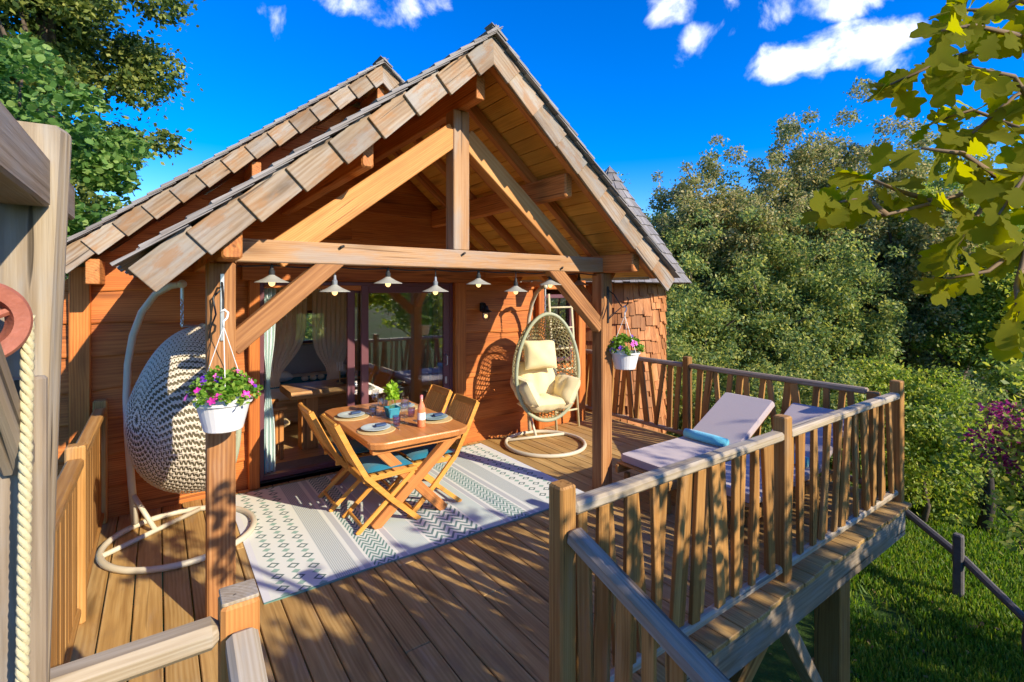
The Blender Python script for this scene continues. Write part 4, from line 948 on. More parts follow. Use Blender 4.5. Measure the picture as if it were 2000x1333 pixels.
# ------------------------------------------------------------------ hanging flower baskets and their brackets
fm = {}
def flower_mesh(mt):
    vs = [(0, 0, -.004)]; 
    for k in range(15): a = k*2*math.pi/15; r_ = 1.0 if k % 3 else .62; vs.append((r_*math.cos(a), r_*math.sin(a), .28))
    return mesh_of('flower', vs, [(0, 1+k, 1+(k+1) % 15) for k in range(15)], mt)
for k in ('magenta', 'violet', 'pink'): fm[k] = flower_mesh(k)
def basket(label, x, y, zr, rb, spread, hookz, cols, nfl, seed):
    rs = random.Random(seed); c = root('hanging_basket', (x, y, zr-.16), label, 'flower basket', 'hanging flower baskets')
    b = MB(); b.lathe([(.001, -.165), (rb*.66, -.165), (rb*.70, -.160), (rb*.74, -.135), (rb*.95, -.015), (rb*1.04, -.012), (rb*1.05, .0), (rb*.96, .002), (rb*.6, -.10), (.001, -.11)], (x, y, zr), 28); b.build('bowl', 'white', c, smooth=False)
    pts = []
    for k in range(42):
        a = rs.uniform(0, 6.28); r_ = spread*math.sqrt(rs.random()); h = (.13*(1-(r_/spread)**2) + .012)
        cc = Vector((x+r_*math.cos(a), y+r_*math.sin(a), zr+.015+h)); pts += [cc + rvec(rs)*rs.uniform(.0, .038) for _ in range(38)]
    leaves('foliage', pts, OVAL, .026, 'leaf_petunia', c, seed, .5)
    for k in range(nfl):
        a = rs.uniform(0, 6.28); r_ = spread*math.sqrt(rs.uniform(.15, 1.05)); h = .145*(1-(r_/spread)**2) + .012
        p = Vector((x+r_*math.cos(a), y+r_*math.sin(a), zr+.02+h)); nm = (Vector((math.cos(a)*r_/spread*1.2, math.sin(a)*r_/spread*1.2 - .55, .6))).normalized()
        o = bpy.data.objects.new('flower', fm[rs.choice(cols)]); s = rs.uniform(.017, .027); Mx = Matrix.Translation(p) @ nm.to_track_quat('Z', 'Y').to_matrix().to_4x4() @ Matrix.Scale(s, 4); place(o, Mx, c)
    hk = Vector((x, y, hookz))
    for k in range(3):
        a = k*2.094+.5; MB().tube([(x+rb*math.cos(a), y+rb*math.sin(a), zr), tuple(hk - Vector((0, 0, .05)))], .0025, 5).build('string', 'white', c)
    MB().tube([hk + Vector((0, 0, -.055)), hk + Vector((0, 0, -.02)), hk + Vector((.018, 0, .0)), hk + Vector((.022, 0, .028)), hk + Vector((.004, 0, .046)), hk + Vector((-.016, 0, .034))], .0065, 8).build('hook', 'white', c, smooth=True)
    return c
basket('white bowl of magenta petunias hanging on the post beside the taupe chair', .305, 3.245, 1.375, .142, .175, 1.845, ['magenta', 'magenta', 'pink', 'violet'], 26, 5)
basket('white bowl of violet petunias hanging on the post beside the loungers', 3.765, 3.335, 1.39, .145, .165, 1.80, ['violet', 'violet', 'pink'], 14, 9)
BR = root('hook_bracket', (.305, 3.39, 1.75), 'black scrolled hook bracket on the post of the magenta flowers', 'bracket')
MB().box((.312, 3.391, 1.90), (.022, .008, .40), bev=.002).build('back_plate', 'steel', BR)
MB().tube([(.312, 3.386, 2.02), (.305, 3.34, 2.045), (.303, 3.29, 2.02), (.304, 3.25, 1.95), (.303, 3.243, 1.895), (.306, 3.262, 1.885)], .006, 6).build('hook_arm', 'black', BR)
MB().tube([(.300, 3.386, 2.0), (.262, 3.36, 1.96), (.275, 3.34, 1.86), (.25, 3.36, 1.78), (.245, 3.38, 1.72)], .005, 6).build('scroll', 'black', BR)
BR2 = root('hook_bracket', (3.70, 3.36, 1.75), 'black scrolled hook bracket on the post of the violet flowers', 'bracket')
MB().box((3.59, 3.392, 1.86), (.022, .008, .36), bev=.002).build('back_plate', 'black', BR2)
MB().tube([(3.59, 3.385, 2.0), (3.64, 3.36, 1.96), (3.69, 3.345, 1.88), (3.73, 3.34, 1.835), (3.765, 3.335, 1.838), (3.80, 3.33, 1.865), (3.805, 3.325, 1.91), (3.785, 3.325, 1.93)], .006, 6).build('hook_arm', 'black', BR2)
MB().tube([(3.59, 3.385, 1.72), (3.65, 3.36, 1.78), (3.72, 3.345, 1.83)], .005, 6).build('scroll', 'black', BR2)
MB().tube([(3.575, 3.385, 2.03), (3.545, 3.36, 1.97), (3.55, 3.36, 1.88), (3.53, 3.37, 1.80), (3.50, 3.38, 1.72)], .005, 6).build('scroll', 'black', BR2)

# ------------------------------------------------------------------ string of pendant lamps
def pendant(x, y, z, light_socket, lb, s=1.0):
    c = root('pendant_lamp', (x, y, z), lb, 'lamp', 'pendant lamps under the tie beam')
    b = MB(); b.lathe([(.104*s, 0), (.100*s, .004), (.055*s, .024), (.020*s, .046), (.016*s, .052), (.014*s, .050), (.05*s, .021), (.100*s, 0.0)], (x, y, z), 26, False); b.build('shade', 'lampgrey', c, smooth=False)
    b = MB(); b.lathe([(.018, .048), (.019, .075), (.012, .085), (.009, .115), (.002, .118)], (x, y, z), 12); b.build('socket', 'socket2' if light_socket else 'socket', c)
    MB().ball((x, y, z-.002), .020, 12, 8, (1, 1, 1.15)).build('bulb', 'bulb', c, smooth=True)
    MB().tube([(x, y, z+.115), (x, y, 2.172)], .004, 5).build('drop_cable', 'socket', c)
NMS = [(.595, 0, 0, 'pendant lamp hanging highest beside the left porch post'), (.99, 1, 1, 'pendant lamp in front of the left brace and sheer curtain'), (1.372, 0, 0, 'pendant lamp above the parting of the sliding door'), (1.757, 1, 1, 'low pendant lamp in front of the door glass'),
       (2.15, 0, 0, 'pendant lamp right of the sliding door, above the wall lantern'), (2.53, 1, 0, 'low pendant lamp beside the top of the cream hanging chair'), (2.92, 0, 0, 'pendant lamp tucked behind the right brace')]
for x, low, ls, lb in NMS: pendant(x, 3.475, 1.990 if low else 2.050, ls, lb)
pendant(3.585, 3.80, 2.055, 0, 'pendant lamp hanging behind the right porch post')
b = MB(); cab = []
for i in range(60):
    x = .40 + (3.5-.40)*i/59; cab.append((x, 3.475+.012*math.sin(x*5), 2.163-.012*abs(math.sin((x-.21)*math.pi/.385))))
b.tube(cab, .005, 5); b.build('lamp_cable', 'socket', None, label='black cable strung along the underside of the tie beam', category='cable')

# ------------------------------------------------------------------ wall lantern, ladder
WL = root('wall_lantern', (3.53, 5.56, 1.6), 'small black ship lantern on the wall beside the sliding door', 'wall lamp')
MB().box((3.53, 5.605, 1.78), (.07, .05, .12), bev=.01).build('mount', 'black', WL)
MB().tube([(3.53, 5.60, 1.80), (3.53, 5.55, 1.82), (3.53, 5.52, 1.79)], .014, 8).build('arm', 'black', WL)
b = MB(); b.lathe([(.022, .20), (.035, .17), (.040, .145), (.082, .125), (.080, .118), (.05, .118), (.05, .105)], (3.53, 5.52, 1.60), 20, False); b.build('shade', 'black', WL)
b = MB(); b.lathe([(.046, .11), (.046, .04), (.032, .012), (.001, .008)], (3.53, 5.52, 1.60), 16, False); b.build('glass_globe', 'tglass', WL, smooth=True)
b = MB()
for k in range(6): a = k*math.pi/3; b.tube([(3.53+.05*math.cos(a), 5.52+.05*math.sin(a), 1.71), (3.53+.05*math.cos(a), 5.52+.05*math.sin(a), 1.64), (3.53+.02*math.cos(a), 5.52+.02*math.sin(a), 1.603)], .003, 5)
b.build('cage', 'black', WL)
MB().ball((3.53, 5.52, 1.66), .022, 10, 6, (1, 1, 1.3)).build('bulb', 'bulb', WL, smooth=True)
LD = root('ladder', (4.85, 5.45, 0), 'pale slim decorative ladder leaning on the wall behind the cream hanging chair', 'ladder')
for x in (4.62, 5.05): MB().tube([(x, 5.36, .0), (x, 5.535, 1.95)], .019, 8).build('rail', 'rope', LD, smooth=True)
for i in range(6): z = .25+.3*i; MB().tube([(4.62, 5.36+.175*z/1.95, z), (5.05, 5.36+.175*z/1.95, z)], .014, 8).build('rung', 'rope', LD, smooth=True)

# ------------------------------------------------------------------ inside the cabin
def drape(name, label, x0, x1, y, z0, z1, mat, folds=7, amp=.03, tie=None, grp=None, swag=0.0):
    n, m2 = folds*8, 18; vs = []
    for i in range(m2+1):
        tt = i/m2; z = z1 + (z0-z1)*tt
        k = 1.0
        if tie is not None: k = 1 - .72*math.exp(-((tt-tie)/.16)**2)
        for j in range(n+1):
            s = j/n; xm = x0 + (x1-x0)*(.5 if swag == 0 else (.5 + swag*.5*min(1, math.exp(-((tt-tie)/.25)**2))))
            x = xm + (s-.5)*(x1-x0)*k; vs.append((x, y + amp*math.sin(s*folds*2*math.pi+tt*1.3)*(.5+.5*k), z))
    fs = [(i*(n+1)+j, i*(n+1)+j+1, (i+1)*(n+1)+j+1, (i+1)*(n+1)+j) for i in range(m2) for j in range(n)]
    obj(name, vs, fs, mat, None, None, True, label=label, category='curtain', group=grp)
drape('curtain', 'pale teal curtain gathered at the open left side of the sliding door', .875, 1.03, 5.79, .06, 2.08, 'curtain2', 4, .028, .52)
drape('curtain', 'narrow teal curtain behind the door glass beside the handle', 2.84, 2.97, 5.80, .06, 2.08, 'curtain', 3, .02)
drape('sheer_drape', 'sheer beige bed drape caught up between the door frame and the back window', 1.88, 2.50, 7.75, .62, 2.5, 'voile', 9, .035, .95)
drape('sheer_drape', 'sheer beige bed drape caught up beside the teal curtain', 1.20, 1.80, 7.70, .62, 2.5, 'voile', 9, .035, .95, None, -.55)
MB().box((.89, 5.80, .15), (.10, .02, .30)).build('skirting_panel', 'teal_paint', CB)
BD = root('bed', (2.0, 8.55, 0), 'low bed with a blue throw seen through the open door', 'bed')
MB().box((2.0, 8.55, .2), (2.0, 1.35, .36), bev=.02).build('bed_base', 'inner', BD); MB().box((2.0, 8.5, .47), (1.94, 1.3, .18), bev=.04).build('mattress', 'linen', BD); MB().box((2.0, 8.25, .575), (1.98, .70, .035), bev=.012).build('throw', 'bedblue', BD)
MB().box((2.0, 9.20, .75), (2.0, .05, .6), bev=.02).build('headboard', 'grey_inside', BD)
for k, (x, y) in enumerate(((1.5, 8.0), (2.5, 8.1))):
    vs, fs = pillow(.42, .36, .16, 10, 3, 0, k); obj('pillow', vs, fs, 'linen', None, Matrix.Translation((x, y+.3, .67)), True, label='white pillow on the ' + ('curtain end' if k == 0 else 'door glass end') + ' of the bed', category='pillow', group='bed pillows')
b = MB(); rs = random.Random(2)
for k in range(3): b.ball((1.86+.12*k, 8.12, .635), .055, 10, 6, (1, 1, .8))
b.build('rose_bunch', 'rose', None, smooth=True, label='three cream roses lying on the blue bed throw', category='flowers')
IT = root('slab_table', (2.0, 6.75, 0), 'rustic indoor table with a thick live edge slab', 'table')
b = MB(); b.loft([[(x, 6.70+s*(w+.03*math.sin(x*6+s)), z) for (s, w, z) in ((-1, .30, .68), (-1, .34, .72), (-1, .31, .77), (1, .31, .77), (1, .34, .72), (1, .30, .68))] for x in np.linspace(1.30, 2.85, 14)]); b.build('slab', 'slab', IT)
upright('leg', 1.56, 6.65, 0, .68, .20, .20, 'honey', IT); upright('leg', 2.55, 6.75, 0, .68, .20, .20, 'honey', IT)
AC = root('armchair', (1.02, 6.6, 0), 'wooden armchair with a dark blue back at the indoor slab table', 'chair')
for s in (0, 1):
    for k in range(4): upright('side_slat', .93+.07*k, 6.36+.5*s, .05, .58, .035, .03, 'honey', AC)
    beam('arm', (.88, 6.36+.5*s, .60), (1.25, 6.36+.5*s, .60), .06, .035, 'honey', AC)
    upright('leg', 1.19, 6.36+.5*s, 0, .58, .05, .05, 'honey', AC)
MB().box((1.10, 6.61, .40), (.40, .44, .09), bev=.03).build('seat', 'straw', AC); MB().box((.93, 6.61, .68), (.10, .46, .42), bev=.04).build('back_cushion', 'teal', AC)
slab('door_mat', (1.35, 5.98, .008), (.95, .42, .014), 'mat', None, label='grey floor mat inside the open sliding door', category='mat')
CH = root('candlestick', (1.95, 6.62, .77), 'brass candlestick with white candles on the indoor slab table', 'candlestick')
b = MB(); b.lathe([(.001, 0), (.05, .002), (.045, .012), (.008, .02), (.008, .16), (.02, .17), (.001, .172)], (1.95, 6.62, .77), 14); b.build('stand', 'straw', CH)
for k in (-1, 0, 1): MB().tube([(1.95+.035*k, 6.62, .942), (1.95+.035*k, 6.62, 1.06)], .008, 8).build('candle', 'linen', CH)
MB().lathe([(.001, 0), (.15, .002), (.17, .015), (.15, .012), (.001, .006)], (2.1, 6.7, .771), 24).build('serving_tray', 'dark', None, label='dark patterned tray on the indoor slab table', category='tray')

# ------------------------------------------------------------------ old fence on the lawn
FE = root('rustic_fence', (9.6, 2.1, -2.5), 'grey post with one mossy log rail on the lawn', 'fence')
beam('post', (9.62, 2.10, gz(9.62, 2.1)-.05), (9.62, 2.10, -1.60), .12, .12, 'oldwood', FE, up=(1, 0, 0), ch=.02)
MB().tube([(11.6, 4.05, -1.72), (10.6, 3.0, -1.86), (9.70, 2.06, -1.98), (8.95, 1.35, -2.14), (8.3, .75, -2.30)], [.05, .06, .058, .05, .045], 8).build('log_rail', 'oldwood', FE)
# ------------------------------------------------------------------ vegetation
_s, _c = math.sin(.6216), math.cos(.6216)
def at(u, v, D):
    """a place named by its bearing and height in the photograph and its distance"""
    a, h = (u-1000)/966, (567.7-v)/966
    return Vector((D*(_s+a*_c), D*(_c-a*_s), 2+h*D))
def foliage(name, C, rad, n, size, mat, parent, outward=.5, upb=.35, aspect=.5, seed=0, kind='stuff'):
    """n diamond leaves spread over clumps C (k,3) with radii rad (k,)"""
    rg = np.random.default_rng(seed); k = len(C); w = rad**2; idx = rg.choice(k, n, p=w/w.sum())
    dr = rg.normal(size=(n, 3)); dr /= np.linalg.norm(dr, axis=1)[:, None]
    rr = rad[idx]*(.35+.65*rg.random(n)**.6)*(1+.9*(rg.random(n) > .82)*rg.random(n))
    P = C[idx] + dr*rr[:, None]*np.array([1, 1, .8])
    nm = rg.normal(size=(n, 3))*.8 + dr*outward + np.array([0, 0, upb]); nm /= np.linalg.norm(nm, axis=1)[:, None]
    tp = rg.normal(size=(n, 3)) + dr*.5; tp -= nm*(tp*nm).sum(1)[:, None]; tp /= np.linalg.norm(tp, axis=1)[:, None]
    sd_ = np.cross(nm, tp); sz = size*rg.uniform(.6, 1.3, n)
    Q = np.empty((n, 4, 3)); Q[:, 0] = P; Q[:, 1] = P + tp*(sz*.5)[:, None] + sd_*(sz*aspect*.5)[:, None] - nm*(sz*.08)[:, None]
    Q[:, 2] = P + tp*sz[:, None]; Q[:, 3] = P + tp*(sz*.5)[:, None] - sd_*(sz*aspect*.5)[:, None] - nm*(sz*.08)[:, None]
    c = C.mean(0)
    return np_obj(name, (Q.reshape(-1, 3)-c), np.arange(n*4).reshape(n, 4), mat, parent, Matrix.Translation(c), kind=kind)
def crown_clumps(c, r, k, rc, seed, hollow=.45, gap=0.0):
    rg = np.random.default_rng(seed); d_ = rg.normal(size=(k, 3)); d_ /= np.linalg.norm(d_, axis=1)[:, None]
    t = hollow + (1-hollow)*rg.random(k)**.55; t[::4] *= rg.random(len(t[::4]))
    wob = 1 + .14*np.sin(d_[:, 0]*5+seed) * np.cos(d_[:, 2]*6+seed*2) + .14*np.sin(d_[:, 1]*9+seed)
    return np.array(c) + d_*np.array(r)*(t*wob)[:, None], rg.uniform(.6, 1.3, k)*rc
def tree(name, label, base, top, rx, ry, zlow, mat, n, size, seed, cat='tree', grp=None, rc=.55, k=70, bark='bark', tr=.16, limbs=9, hollow=.4, upb=.35, aspect=.5, lean=(0, 0), lobes=0):
    base = Vector(base); base.z = gz(base.x, base.y) - .05
    rt = root(name, tuple(base), label, cat, grp); rs = random.Random(seed)
    cz, rzz = (top+zlow)/2, (top-zlow)/2; c = (base.x+lean[0], base.y+lean[1], cz)
    if lobes:                                             # several leaders, each its own uneven spire of foliage
        Cs, Rs = [], []
        for j in range(lobes):
            a = 6.283*j/lobes + rs.uniform(-.5, .5); of = rs.uniform(.3, .62) if j else 0.0; tj = top + .30 - (rs.uniform(.02, .26)*(top-zlow) if j else 0.0); lj = zlow + rs.uniform(0, .25)*(top-zlow)
            cc = (c[0]+rx*of*math.cos(a), c[1]+ry*of*math.sin(a), (tj+lj)/2); q1, q2 = crown_clumps(cc, (rx*rs.uniform(.5, .68), ry*rs.uniform(.5, .68), (tj-lj)/2*.94), k//lobes+1, rc, seed*10+j, .2); Cs.append(q1); Rs.append(q2)
        C, rad = np.concatenate(Cs), np.concatenate(Rs); k = len(C); C[:, 2] = np.minimum(C[:, 2], top - rc*.5 + .25*np.sin(C[:, 0]*3.1+seed))
    else: C, rad = crown_clumps(c, (rx, ry, rzz*.92), k, rc, seed, hollow)
    if tr:
        b = MB(); tt = Vector((c[0], c[1], cz+rzz*(.15 if lobes else .45))); H = tt.z-base.z
        pts = [base + (tt-base)*t + Vector((math.sin(t*5+seed)*.12, math.cos(t*4+seed)*.12, 0))*(t > 0) for t in (0, .2, .4, .6, .8, 1)]
        b.tube(pts, [tr*1.25, tr, tr*.82, tr*.6, tr*.4, tr*.15], 8); b.build('trunk', bark, rt, smooth=True)
        for i in range(limbs):
            e = Vector(C[rs.randrange(k)]); f = min(max((e.z-base.z)/H - .22, .18), .8); s = base + (tt-base)*f
            mid = s.lerp(e, .5) + Vector((rs.uniform(-.15, .15), rs.uniform(-.15, .15), .12))
            MB().tube([s, mid, e], [tr*.42, tr*.26, tr*.08], 6).build('limb', bark, rt, smooth=True)
    foliage('crown', C, rad, n, size, mat, rt, seed=seed, upb=upb, aspect=aspect)
    return rt
RG = 'trees of the wood beside the deck'
def rtree(lb, u, D, vtop, r, mat, seed, n=42000, zl=-1.4, size=.098, **kw):
    p = at(u, 568, D); top = at(u, vtop, D).z
    tree('woodland_tree', lb, (p.x, p.y, 0), top, r, r, zl, mat, n, size, seed, grp=RG, lobes=kw.pop('lobes', 7), **kw)
rtree('pale green tree peeping over the tower roof', 1222, 19, 345, 1.9, 'leaf_mid', 21, 18000, size=.12)
rtree('olive holm oak rising next to the tower', 1310, 14.5, 298, 1.6, 'leaf_olive', 22, 62000, k=300, rc=.27, bark='darkbark')
rtree('bushy olive holm oak standing beyond the far railing post', 1425, 14, 238, 1.65, 'leaf_olive', 23, 66000, k=310, rc=.27, bark='darkbark')
rtree('tallest holm oak of the wood, with tan tinged crown', 1545, 14.6, 190, 1.6, 'leaf_olive', 24, 70000, k=330, rc=.27, bark='darkbark')
rtree('tall holm oak with twin tops beside the tallest one', 1668, 14.8, 192, 1.6, 'leaf_olive', 25, 70000, k=330, rc=.27, bark='darkbark')
rtree('dark green tree behind the deck corner post', 1755, 13.5, 275, 1.7, 'leaf_olive', 26, 52000, k=230, rc=.27, bark='bark', limbs=22)
rtree('thin dark tree with bare limbs showing below the oak branch', 1840, 17, 250, 1.3, 'leaf_dark', 27, 9000, zl=3.0, bark='darkbark', limbs=16, rc=.40, size=.10)
rtree('mid green tree seen through the oak branch', 1865, 13, 335, 1.8, 'leaf_mid', 28, 52000, k=230, rc=.27, bark='bark', limbs=22)
rtree('yellow green tree at the edge of the wood, behind the pink blossom', 1990, 12, 345, 1.9, 'leaf_mid', 29, 46000, k=100)
rtree('dense dark tree filling the gap between tower and holm oaks', 1370, 17, 350, 2.0, 'leaf_dark', 30, 30000, size=.12)
rtree('dense dark tree behind the loungers', 1490, 12.7, 385, 1.4, 'leaf_dark', 31, 30000, zl=-2.2, k=230, rc=.27, bark='bark', limbs=22)
rtree('dense dark tree between the loungers and the corner post', 1630, 12.4, 370, 1.4, 'leaf_dark', 32, 30000, zl=-2.2, k=230, rc=.27, bark='bark', limbs=22)
rtree('dense dark tree behind the far railing', 1345, 12.7, 400, 1.25, 'leaf_dark', 33, 26000, zl=-2.2, k=230, rc=.27, bark='bark', limbs=22)
SG = 'shrubs along the lawn edge'
for i, (u, v, D, r, mat, lb) in enumerate([(1420, 720, 10.2, 1.2, 'leaf_dark', 'dark shrub behind the far railing post'), (1560, 740, 10.0, 1.2, 'leaf_dark', 'dark shrub behind the lounger backs'), (1700, 760, 10.0, 1.2, 'leaf_mid', 'leafy ivy shrub beside the corner post'),
        (1800, 800, 9.6, 1.15, 'leaf_lime', 'fresh green shrub right of the corner post'), (1810, 960, 10.2, .9, 'leaf_lime', 'sunlit yellow green shrub above the log rail'), (1900, 880, 11.0, 1.2, 'leaf_lime', 'leafy shrub around the ivy trunk'),
        (1965, 960, 10.5, 1.1, 'leaf_lime', 'bright lime shrub below the pink blossom'), (1300, 720, 10.8, 1.0, 'leaf_dark', 'dark shrub next to the tower foot'), (2060, 760, 10.5, 1.5, 'leaf_mid', 'green shrub beyond the pink blossom')]):
    p = at(u, v, D); tree('shrub', lb, (p.x, p.y, 0), p.z+.9, r, r, -2.5, mat, 22000, .082, 50+i, 'shrub', SG, rc=.36, k=50, tr=.05, limbs=4, hollow=.3)
# ivy covered trunk on the lawn edge
p = at(1917, 900, 9.3); tree('ivy_trunk', 'slim dark trunk wrapped in ivy behind the fence post', (p.x, p.y, 0), .9, .22, .22, -2.1, 'leaf_dark', 2600, .07, 71, 'tree', None, rc=.16, k=40, bark='darkbark', tr=.09, limbs=2, hollow=.2)
# shrub with pink blossom
p = at(1985, 850, 5.4); PB = tree('blossom_shrub', 'green shrub carrying dark pink blossom at the lawn edge', (p.x+.25, p.y-.15, 0), 1.45, .75, .7, -.8, 'leaf_mid', 2600, .085, 81, 'shrub', None, rc=.26, k=46, tr=.04, limbs=8)
C_, r_ = crown_clumps((p.x+.12, p.y-.10, .42), (.50, .45, .62), 20, .11, 83, .5); foliage('blossom', C_, r_, 1300, .05, 'petal_far', PB, seed=84, aspect=.7)
# distant woods closing the view
C_ = np.array([[30*math.sin(a)+rng.uniform(-3, 3), 30*math.cos(a)+rng.uniform(-3, 3), rng.uniform(-2, 3.2)] for a in np.linspace(-.6, 2.3, 150)]); r_ = rng.uniform(1.2, 2.2, 150)
foliage('distant_woods', C_, r_, 60000, .30, 'leaf_dark', None, seed=90); setp(bpy.data.objects['distant_woods'], label='dark woods far behind the trees', kind='stuff')

# trees left, behind the cabin
tree('oak_tree', 'dusky oak with branches against the sky behind the leafy round leaved tree', (-2.0, 15.6, 0), 12.2, 2.55, 2.6, 2.2, 'leaf_leftdark', 60000, .14, 101, rc=.62, k=80, tr=.22, limbs=16, aspect=.6)
tree('oak_tree', 'slim dark oak sapling showing above the cabin eave', (1.35, 15.4, 0), 5.55, .62, .62, 2.4, 'leaf_leftdark', 1500, .15, 103, rc=.28, k=22, tr=.06, limbs=8, aspect=.6)
def round_tree():
    base = Vector((-1.9, 10.6, gz(-1.9, 10.6)-.05)); rt = root('round_leaved_tree', tuple(base), 'fresh green round leaved tree beside the cabin eave', 'tree'); rs = random.Random(6)
    C, rad = crown_clumps((-1.75, 10.4, 3.55), (1.75, 1.5, 2.25), 75, .36, 12, .45)
    MB().tube([base, (-1.85, 10.5, 1.2), (-1.7, 10.4, 3.4), (-1.7, 10.4, 4.6)], [.13, .10, .07, .02], 8).build('trunk', 'bark', rt, smooth=True)
    for i in range(14):
        e = Vector(C[rs.randrange(75)]); s = Vector((-1.75, 10.45, min(max(e.z-.7, .6), 4.2))); MB().tube([s, s.lerp(e, .5)+Vector((0, 0, .08)), e], [.035, .022, .008], 6).build('limb', 'bark', rt, smooth=True)
    rg = np.random.default_rng(8); n = 11000; idx = rg.choice(75, n); d_ = rg.normal(size=(n, 3)); d_ /= np.linalg.norm(d_, axis=1)[:, None]
    P = C[idx] + d_*(rad[idx]*(.4+.6*rg.random(n)**.5))[:, None]
    leaves('crown', [tuple(p) for p in P], ROUND, .10, 'leaf_fresh', rt, 9, .5, droop=.25)
round_tree()

# the oak by the stair: its branch reaches into the picture, its crown dapples the railing
OK_ = root('stair_oak', (3.7, -2.5, gz(3.7, -2.5)), 'oak beside the stair with a low branch of large lobed leaves', 'tree')
tb = Vector((3.7, -2.5, gz(3.7, -2.5)-.05))
MB().tube([tb, (3.68, -2.5, -.5), (3.6, -2.55, 1.2), (3.5, -2.6, 2.6)], [.18, .14, .11, .05], 10).build('trunk', 'bark', OK_, smooth=True)
MB().tube([(3.62, -2.5, .8), (2.9, -1.6, 1.7), (2.25, -.75, 2.15), (1.75, -.12, 2.32), tuple(at(2080, 300, 1.12))], [.07, .055, .035, .022, .012], 8).build('limb', 'twig', OK_, smooth=True)
MB().tube([(2.25, -.75, 2.15), (1.95, -.3, 2.5), tuple(at(2090, 40, 1.15))], [.03, .018, .010], 8).build('limb', 'twig', OK_, smooth=True)
twigs = [[(2090, 40, 1.15), (1950, 80, 1.13), (1830, 125, 1.1), (1740, 165, 1.08)], [(2080, 300, 1.12), (1960, 355, 1.1), (1830, 395, 1.08), (1730, 420, 1.05), (1660, 400, 1.03)],
         [(2080, 300, 1.12), (1990, 250, 1.2), (1900, 215, 1.22), (1820, 240, 1.2)], [(1830, 395, 1.08), (1760, 375, 1.1), (1700, 350, 1.1)], [(2080, 300, 1.12), (2010, 470, 1.08), (1930, 530, 1.06), (1850, 545, 1.05)],
         [(2090, 40, 1.15), (1990, 0, 1.2), (1900, -10, 1.25)], [(1960, 355, 1.1), (1900, 430, 1.05), (1870, 480, 1.03)], [(2010, 470, 1.08), (1985, 560, 1.02), (1990, 640, 1.0)], [(1730, 420, 1.05), (1690, 385, 1.04), (1640, 395, 1.02)], [(2080, 300, 1.12), (1980, 150, 1.0), (1890, 130, .98)], [(1960, 355, 1.1), (1880, 300, 1.0), (1800, 290, .98)], [(2090, 40, 1.15), (1990, 70, 1.02), (1900, 50, 1.0), (1840, 60, .98)], [(2090, 120, 1.1), (1980, 190, 1.08), (1900, 260, 1.06)], [(2080, 300, 1.12), (2010, 330, .98), (1950, 420, .96)], [(2060, -40, 1.1), (1960, 20, 1.06), (1870, 20, 1.04)]]
rs = random.Random(77); lv = []
for tw in twigs:
    P = [at(*q) for q in tw]; MB().tube(P, [.007-.0045*i/(len(P)-1) for i in range(len(P))], 6).build('twig', 'twig', OK_, smooth=True)
    for a, b in zip(P, P[1:]):
        n = max(2, int((b-a).length/.016))
        for i in range(n):
            lv.append((a.lerp(b, (i+.5)/n), (b-a).normalized()))
    for _ in range(4): lv.append((P[-1], (P[-1]-P[-2]).normalized()))
nL = 0
def oak_leaf(p, tdir, rs, size):
    side = Vector((rs.gauss(0, .8), rs.gauss(0, .8), rs.gauss(-.45, .5))); tip = (tdir*.7 + side).normalized()
    nrm = (rvec(rs) + Vector((-.5, -.6, .55))*1.1); nrm = (nrm - tip*nrm.dot(tip)).normalized(); sd_ = nrm.cross(tip)
    vs = []; k = rs.uniform(.06, .2); k2 = rs.uniform(.1, .28)
    for px, py in OAK: vs.append(p + tip*(py+.14)*size + sd_*px*size*1.05 + nrm*size*(k2*abs(px) - k*py*py))
    cen = [p + tip*(y_+.14)*size - nrm*size*k*y_*y_ for y_ in (0.0, .27, .52, .8)]
    b0 = vs + cen; c0, c1, c2, c3 = 24, 25, 26, 27; fs = []
    def row(a, b_, ca, cb): fs.append(tuple(range(a, b_+1)) + (cb, ca))
    fs = [(0, 1, 2, 3, 4, c1, c0), (4, 5, 6, 7, c2, c1), (7, 8, 9, 10, c3, c2), (10, 11, 12, c3), (12, 13, 14, c3), (14, 15, 16, 17, c2, c3), (17, 18, 19, 20, c1, c2), (20, 21, 22, 23, 0, c0, c1)]
    return b0, fs
for p, td in lv:
    if rs.random() < .20: continue
    vs, fs = oak_leaf(p, td, rs, rs.uniform(.044, .082)); obj('leaf', [v-p for v in vs], fs, 'leaf_near', OK_, Matrix.Translation(p), True); nL += 1
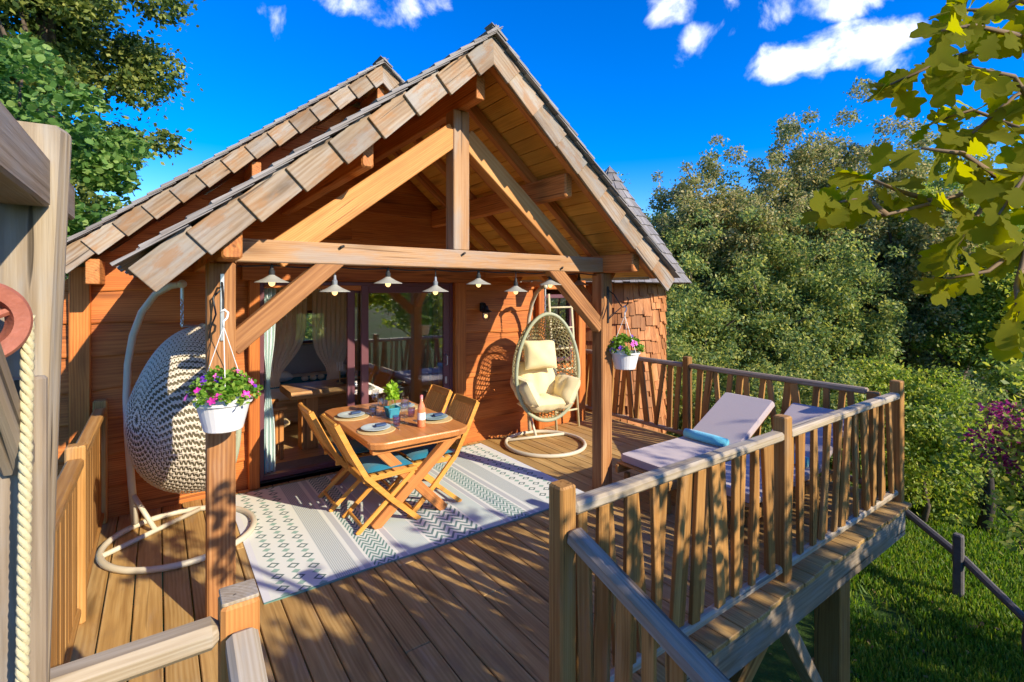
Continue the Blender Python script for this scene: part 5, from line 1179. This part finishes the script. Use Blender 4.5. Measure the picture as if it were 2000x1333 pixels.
C_, r_ = crown_clumps((3.75, -2.55, 2.25), (1.85, 1.25, .95), 75, .30, 120, .2); foliage('crown', C_, r_, 4200, .13, 'leaf_near', OK_, seed=121, aspect=.6)
C_, r_ = crown_clumps((2.55, -2.05, 2.30), (.80, .75, .60), 26, .26, 124, .1); foliage('crown', C_, r_, 1300, .13, 'leaf_near', OK_, seed=125, aspect=.6)
MB().tube([(3.62, -2.5, .8), (3.1, -2.3, 1.7), (2.6, -2.1, 2.4)], [.06, .035, .012], 8).build('limb', 'twig', OK_, smooth=True)
BG = 'trees behind the stair'
def btree(lb, x, y, top, zl, r, n, sz, seed, mat): tree('garden_tree', lb, (x, y, 0), top, r, r*.8, zl, mat, n, sz, seed, grp=BG, rc=.38, k=60, tr=.10, limbs=8, aspect=.6)
btree('lime leaved tree shading the front railing', 6.6, -3.2, 3.8, .9, 1.9, 4600, .13, 131, 'leaf_lime')
btree('broad lime leaved tree whose light shows in the door glass', 8.2, -6.2, 5.0, -.8, 2.2, 9000, .15, 132, 'leaf_lime')
btree('mid green tree at the foot of the garden', 4.2, -9.0, 5.2, -.6, 2.2, 8000, .16, 133, 'leaf_mid')
btree('mid green tree shading the lawn', 9.6, -5.6, 4.2, -1.0, 1.7, 5000, .15, 134, 'leaf_mid')

# fallen leaves on the lawn
rs = random.Random(31); vs, fs = [], []
for i in range(420):
    D = rs.uniform(4.5, 11); q = at(rs.uniform(1500, 2050), 568, D); z = gz(q.x, q.y) + rs.uniform(.02, .07); nrm = (rvec(rs)*.5 + Vector((0, 0, 1))).normalized(); tp_ = rvec(rs); tp_ = (tp_ - nrm*tp_.dot(nrm)).normalized()
    w_ = leaf_verts(OVAL, Vector((q.x, q.y, z)), nrm, tp_, rs.uniform(.05, .09)); b0 = len(vs); vs += w_; fs.append(tuple(range(b0, b0+8)))
M['leaf_fallen'] = leafm('fallen_tan_leaves', [(0.16, 0.09, 0.03), (0.30, 0.19, 0.07), (0.42, 0.30, 0.12)], 0.2)
obj('fallen_leaves', vs, fs, 'leaf_fallen', None, None, False, kind='stuff', label='dry tan leaves scattered over the lawn')
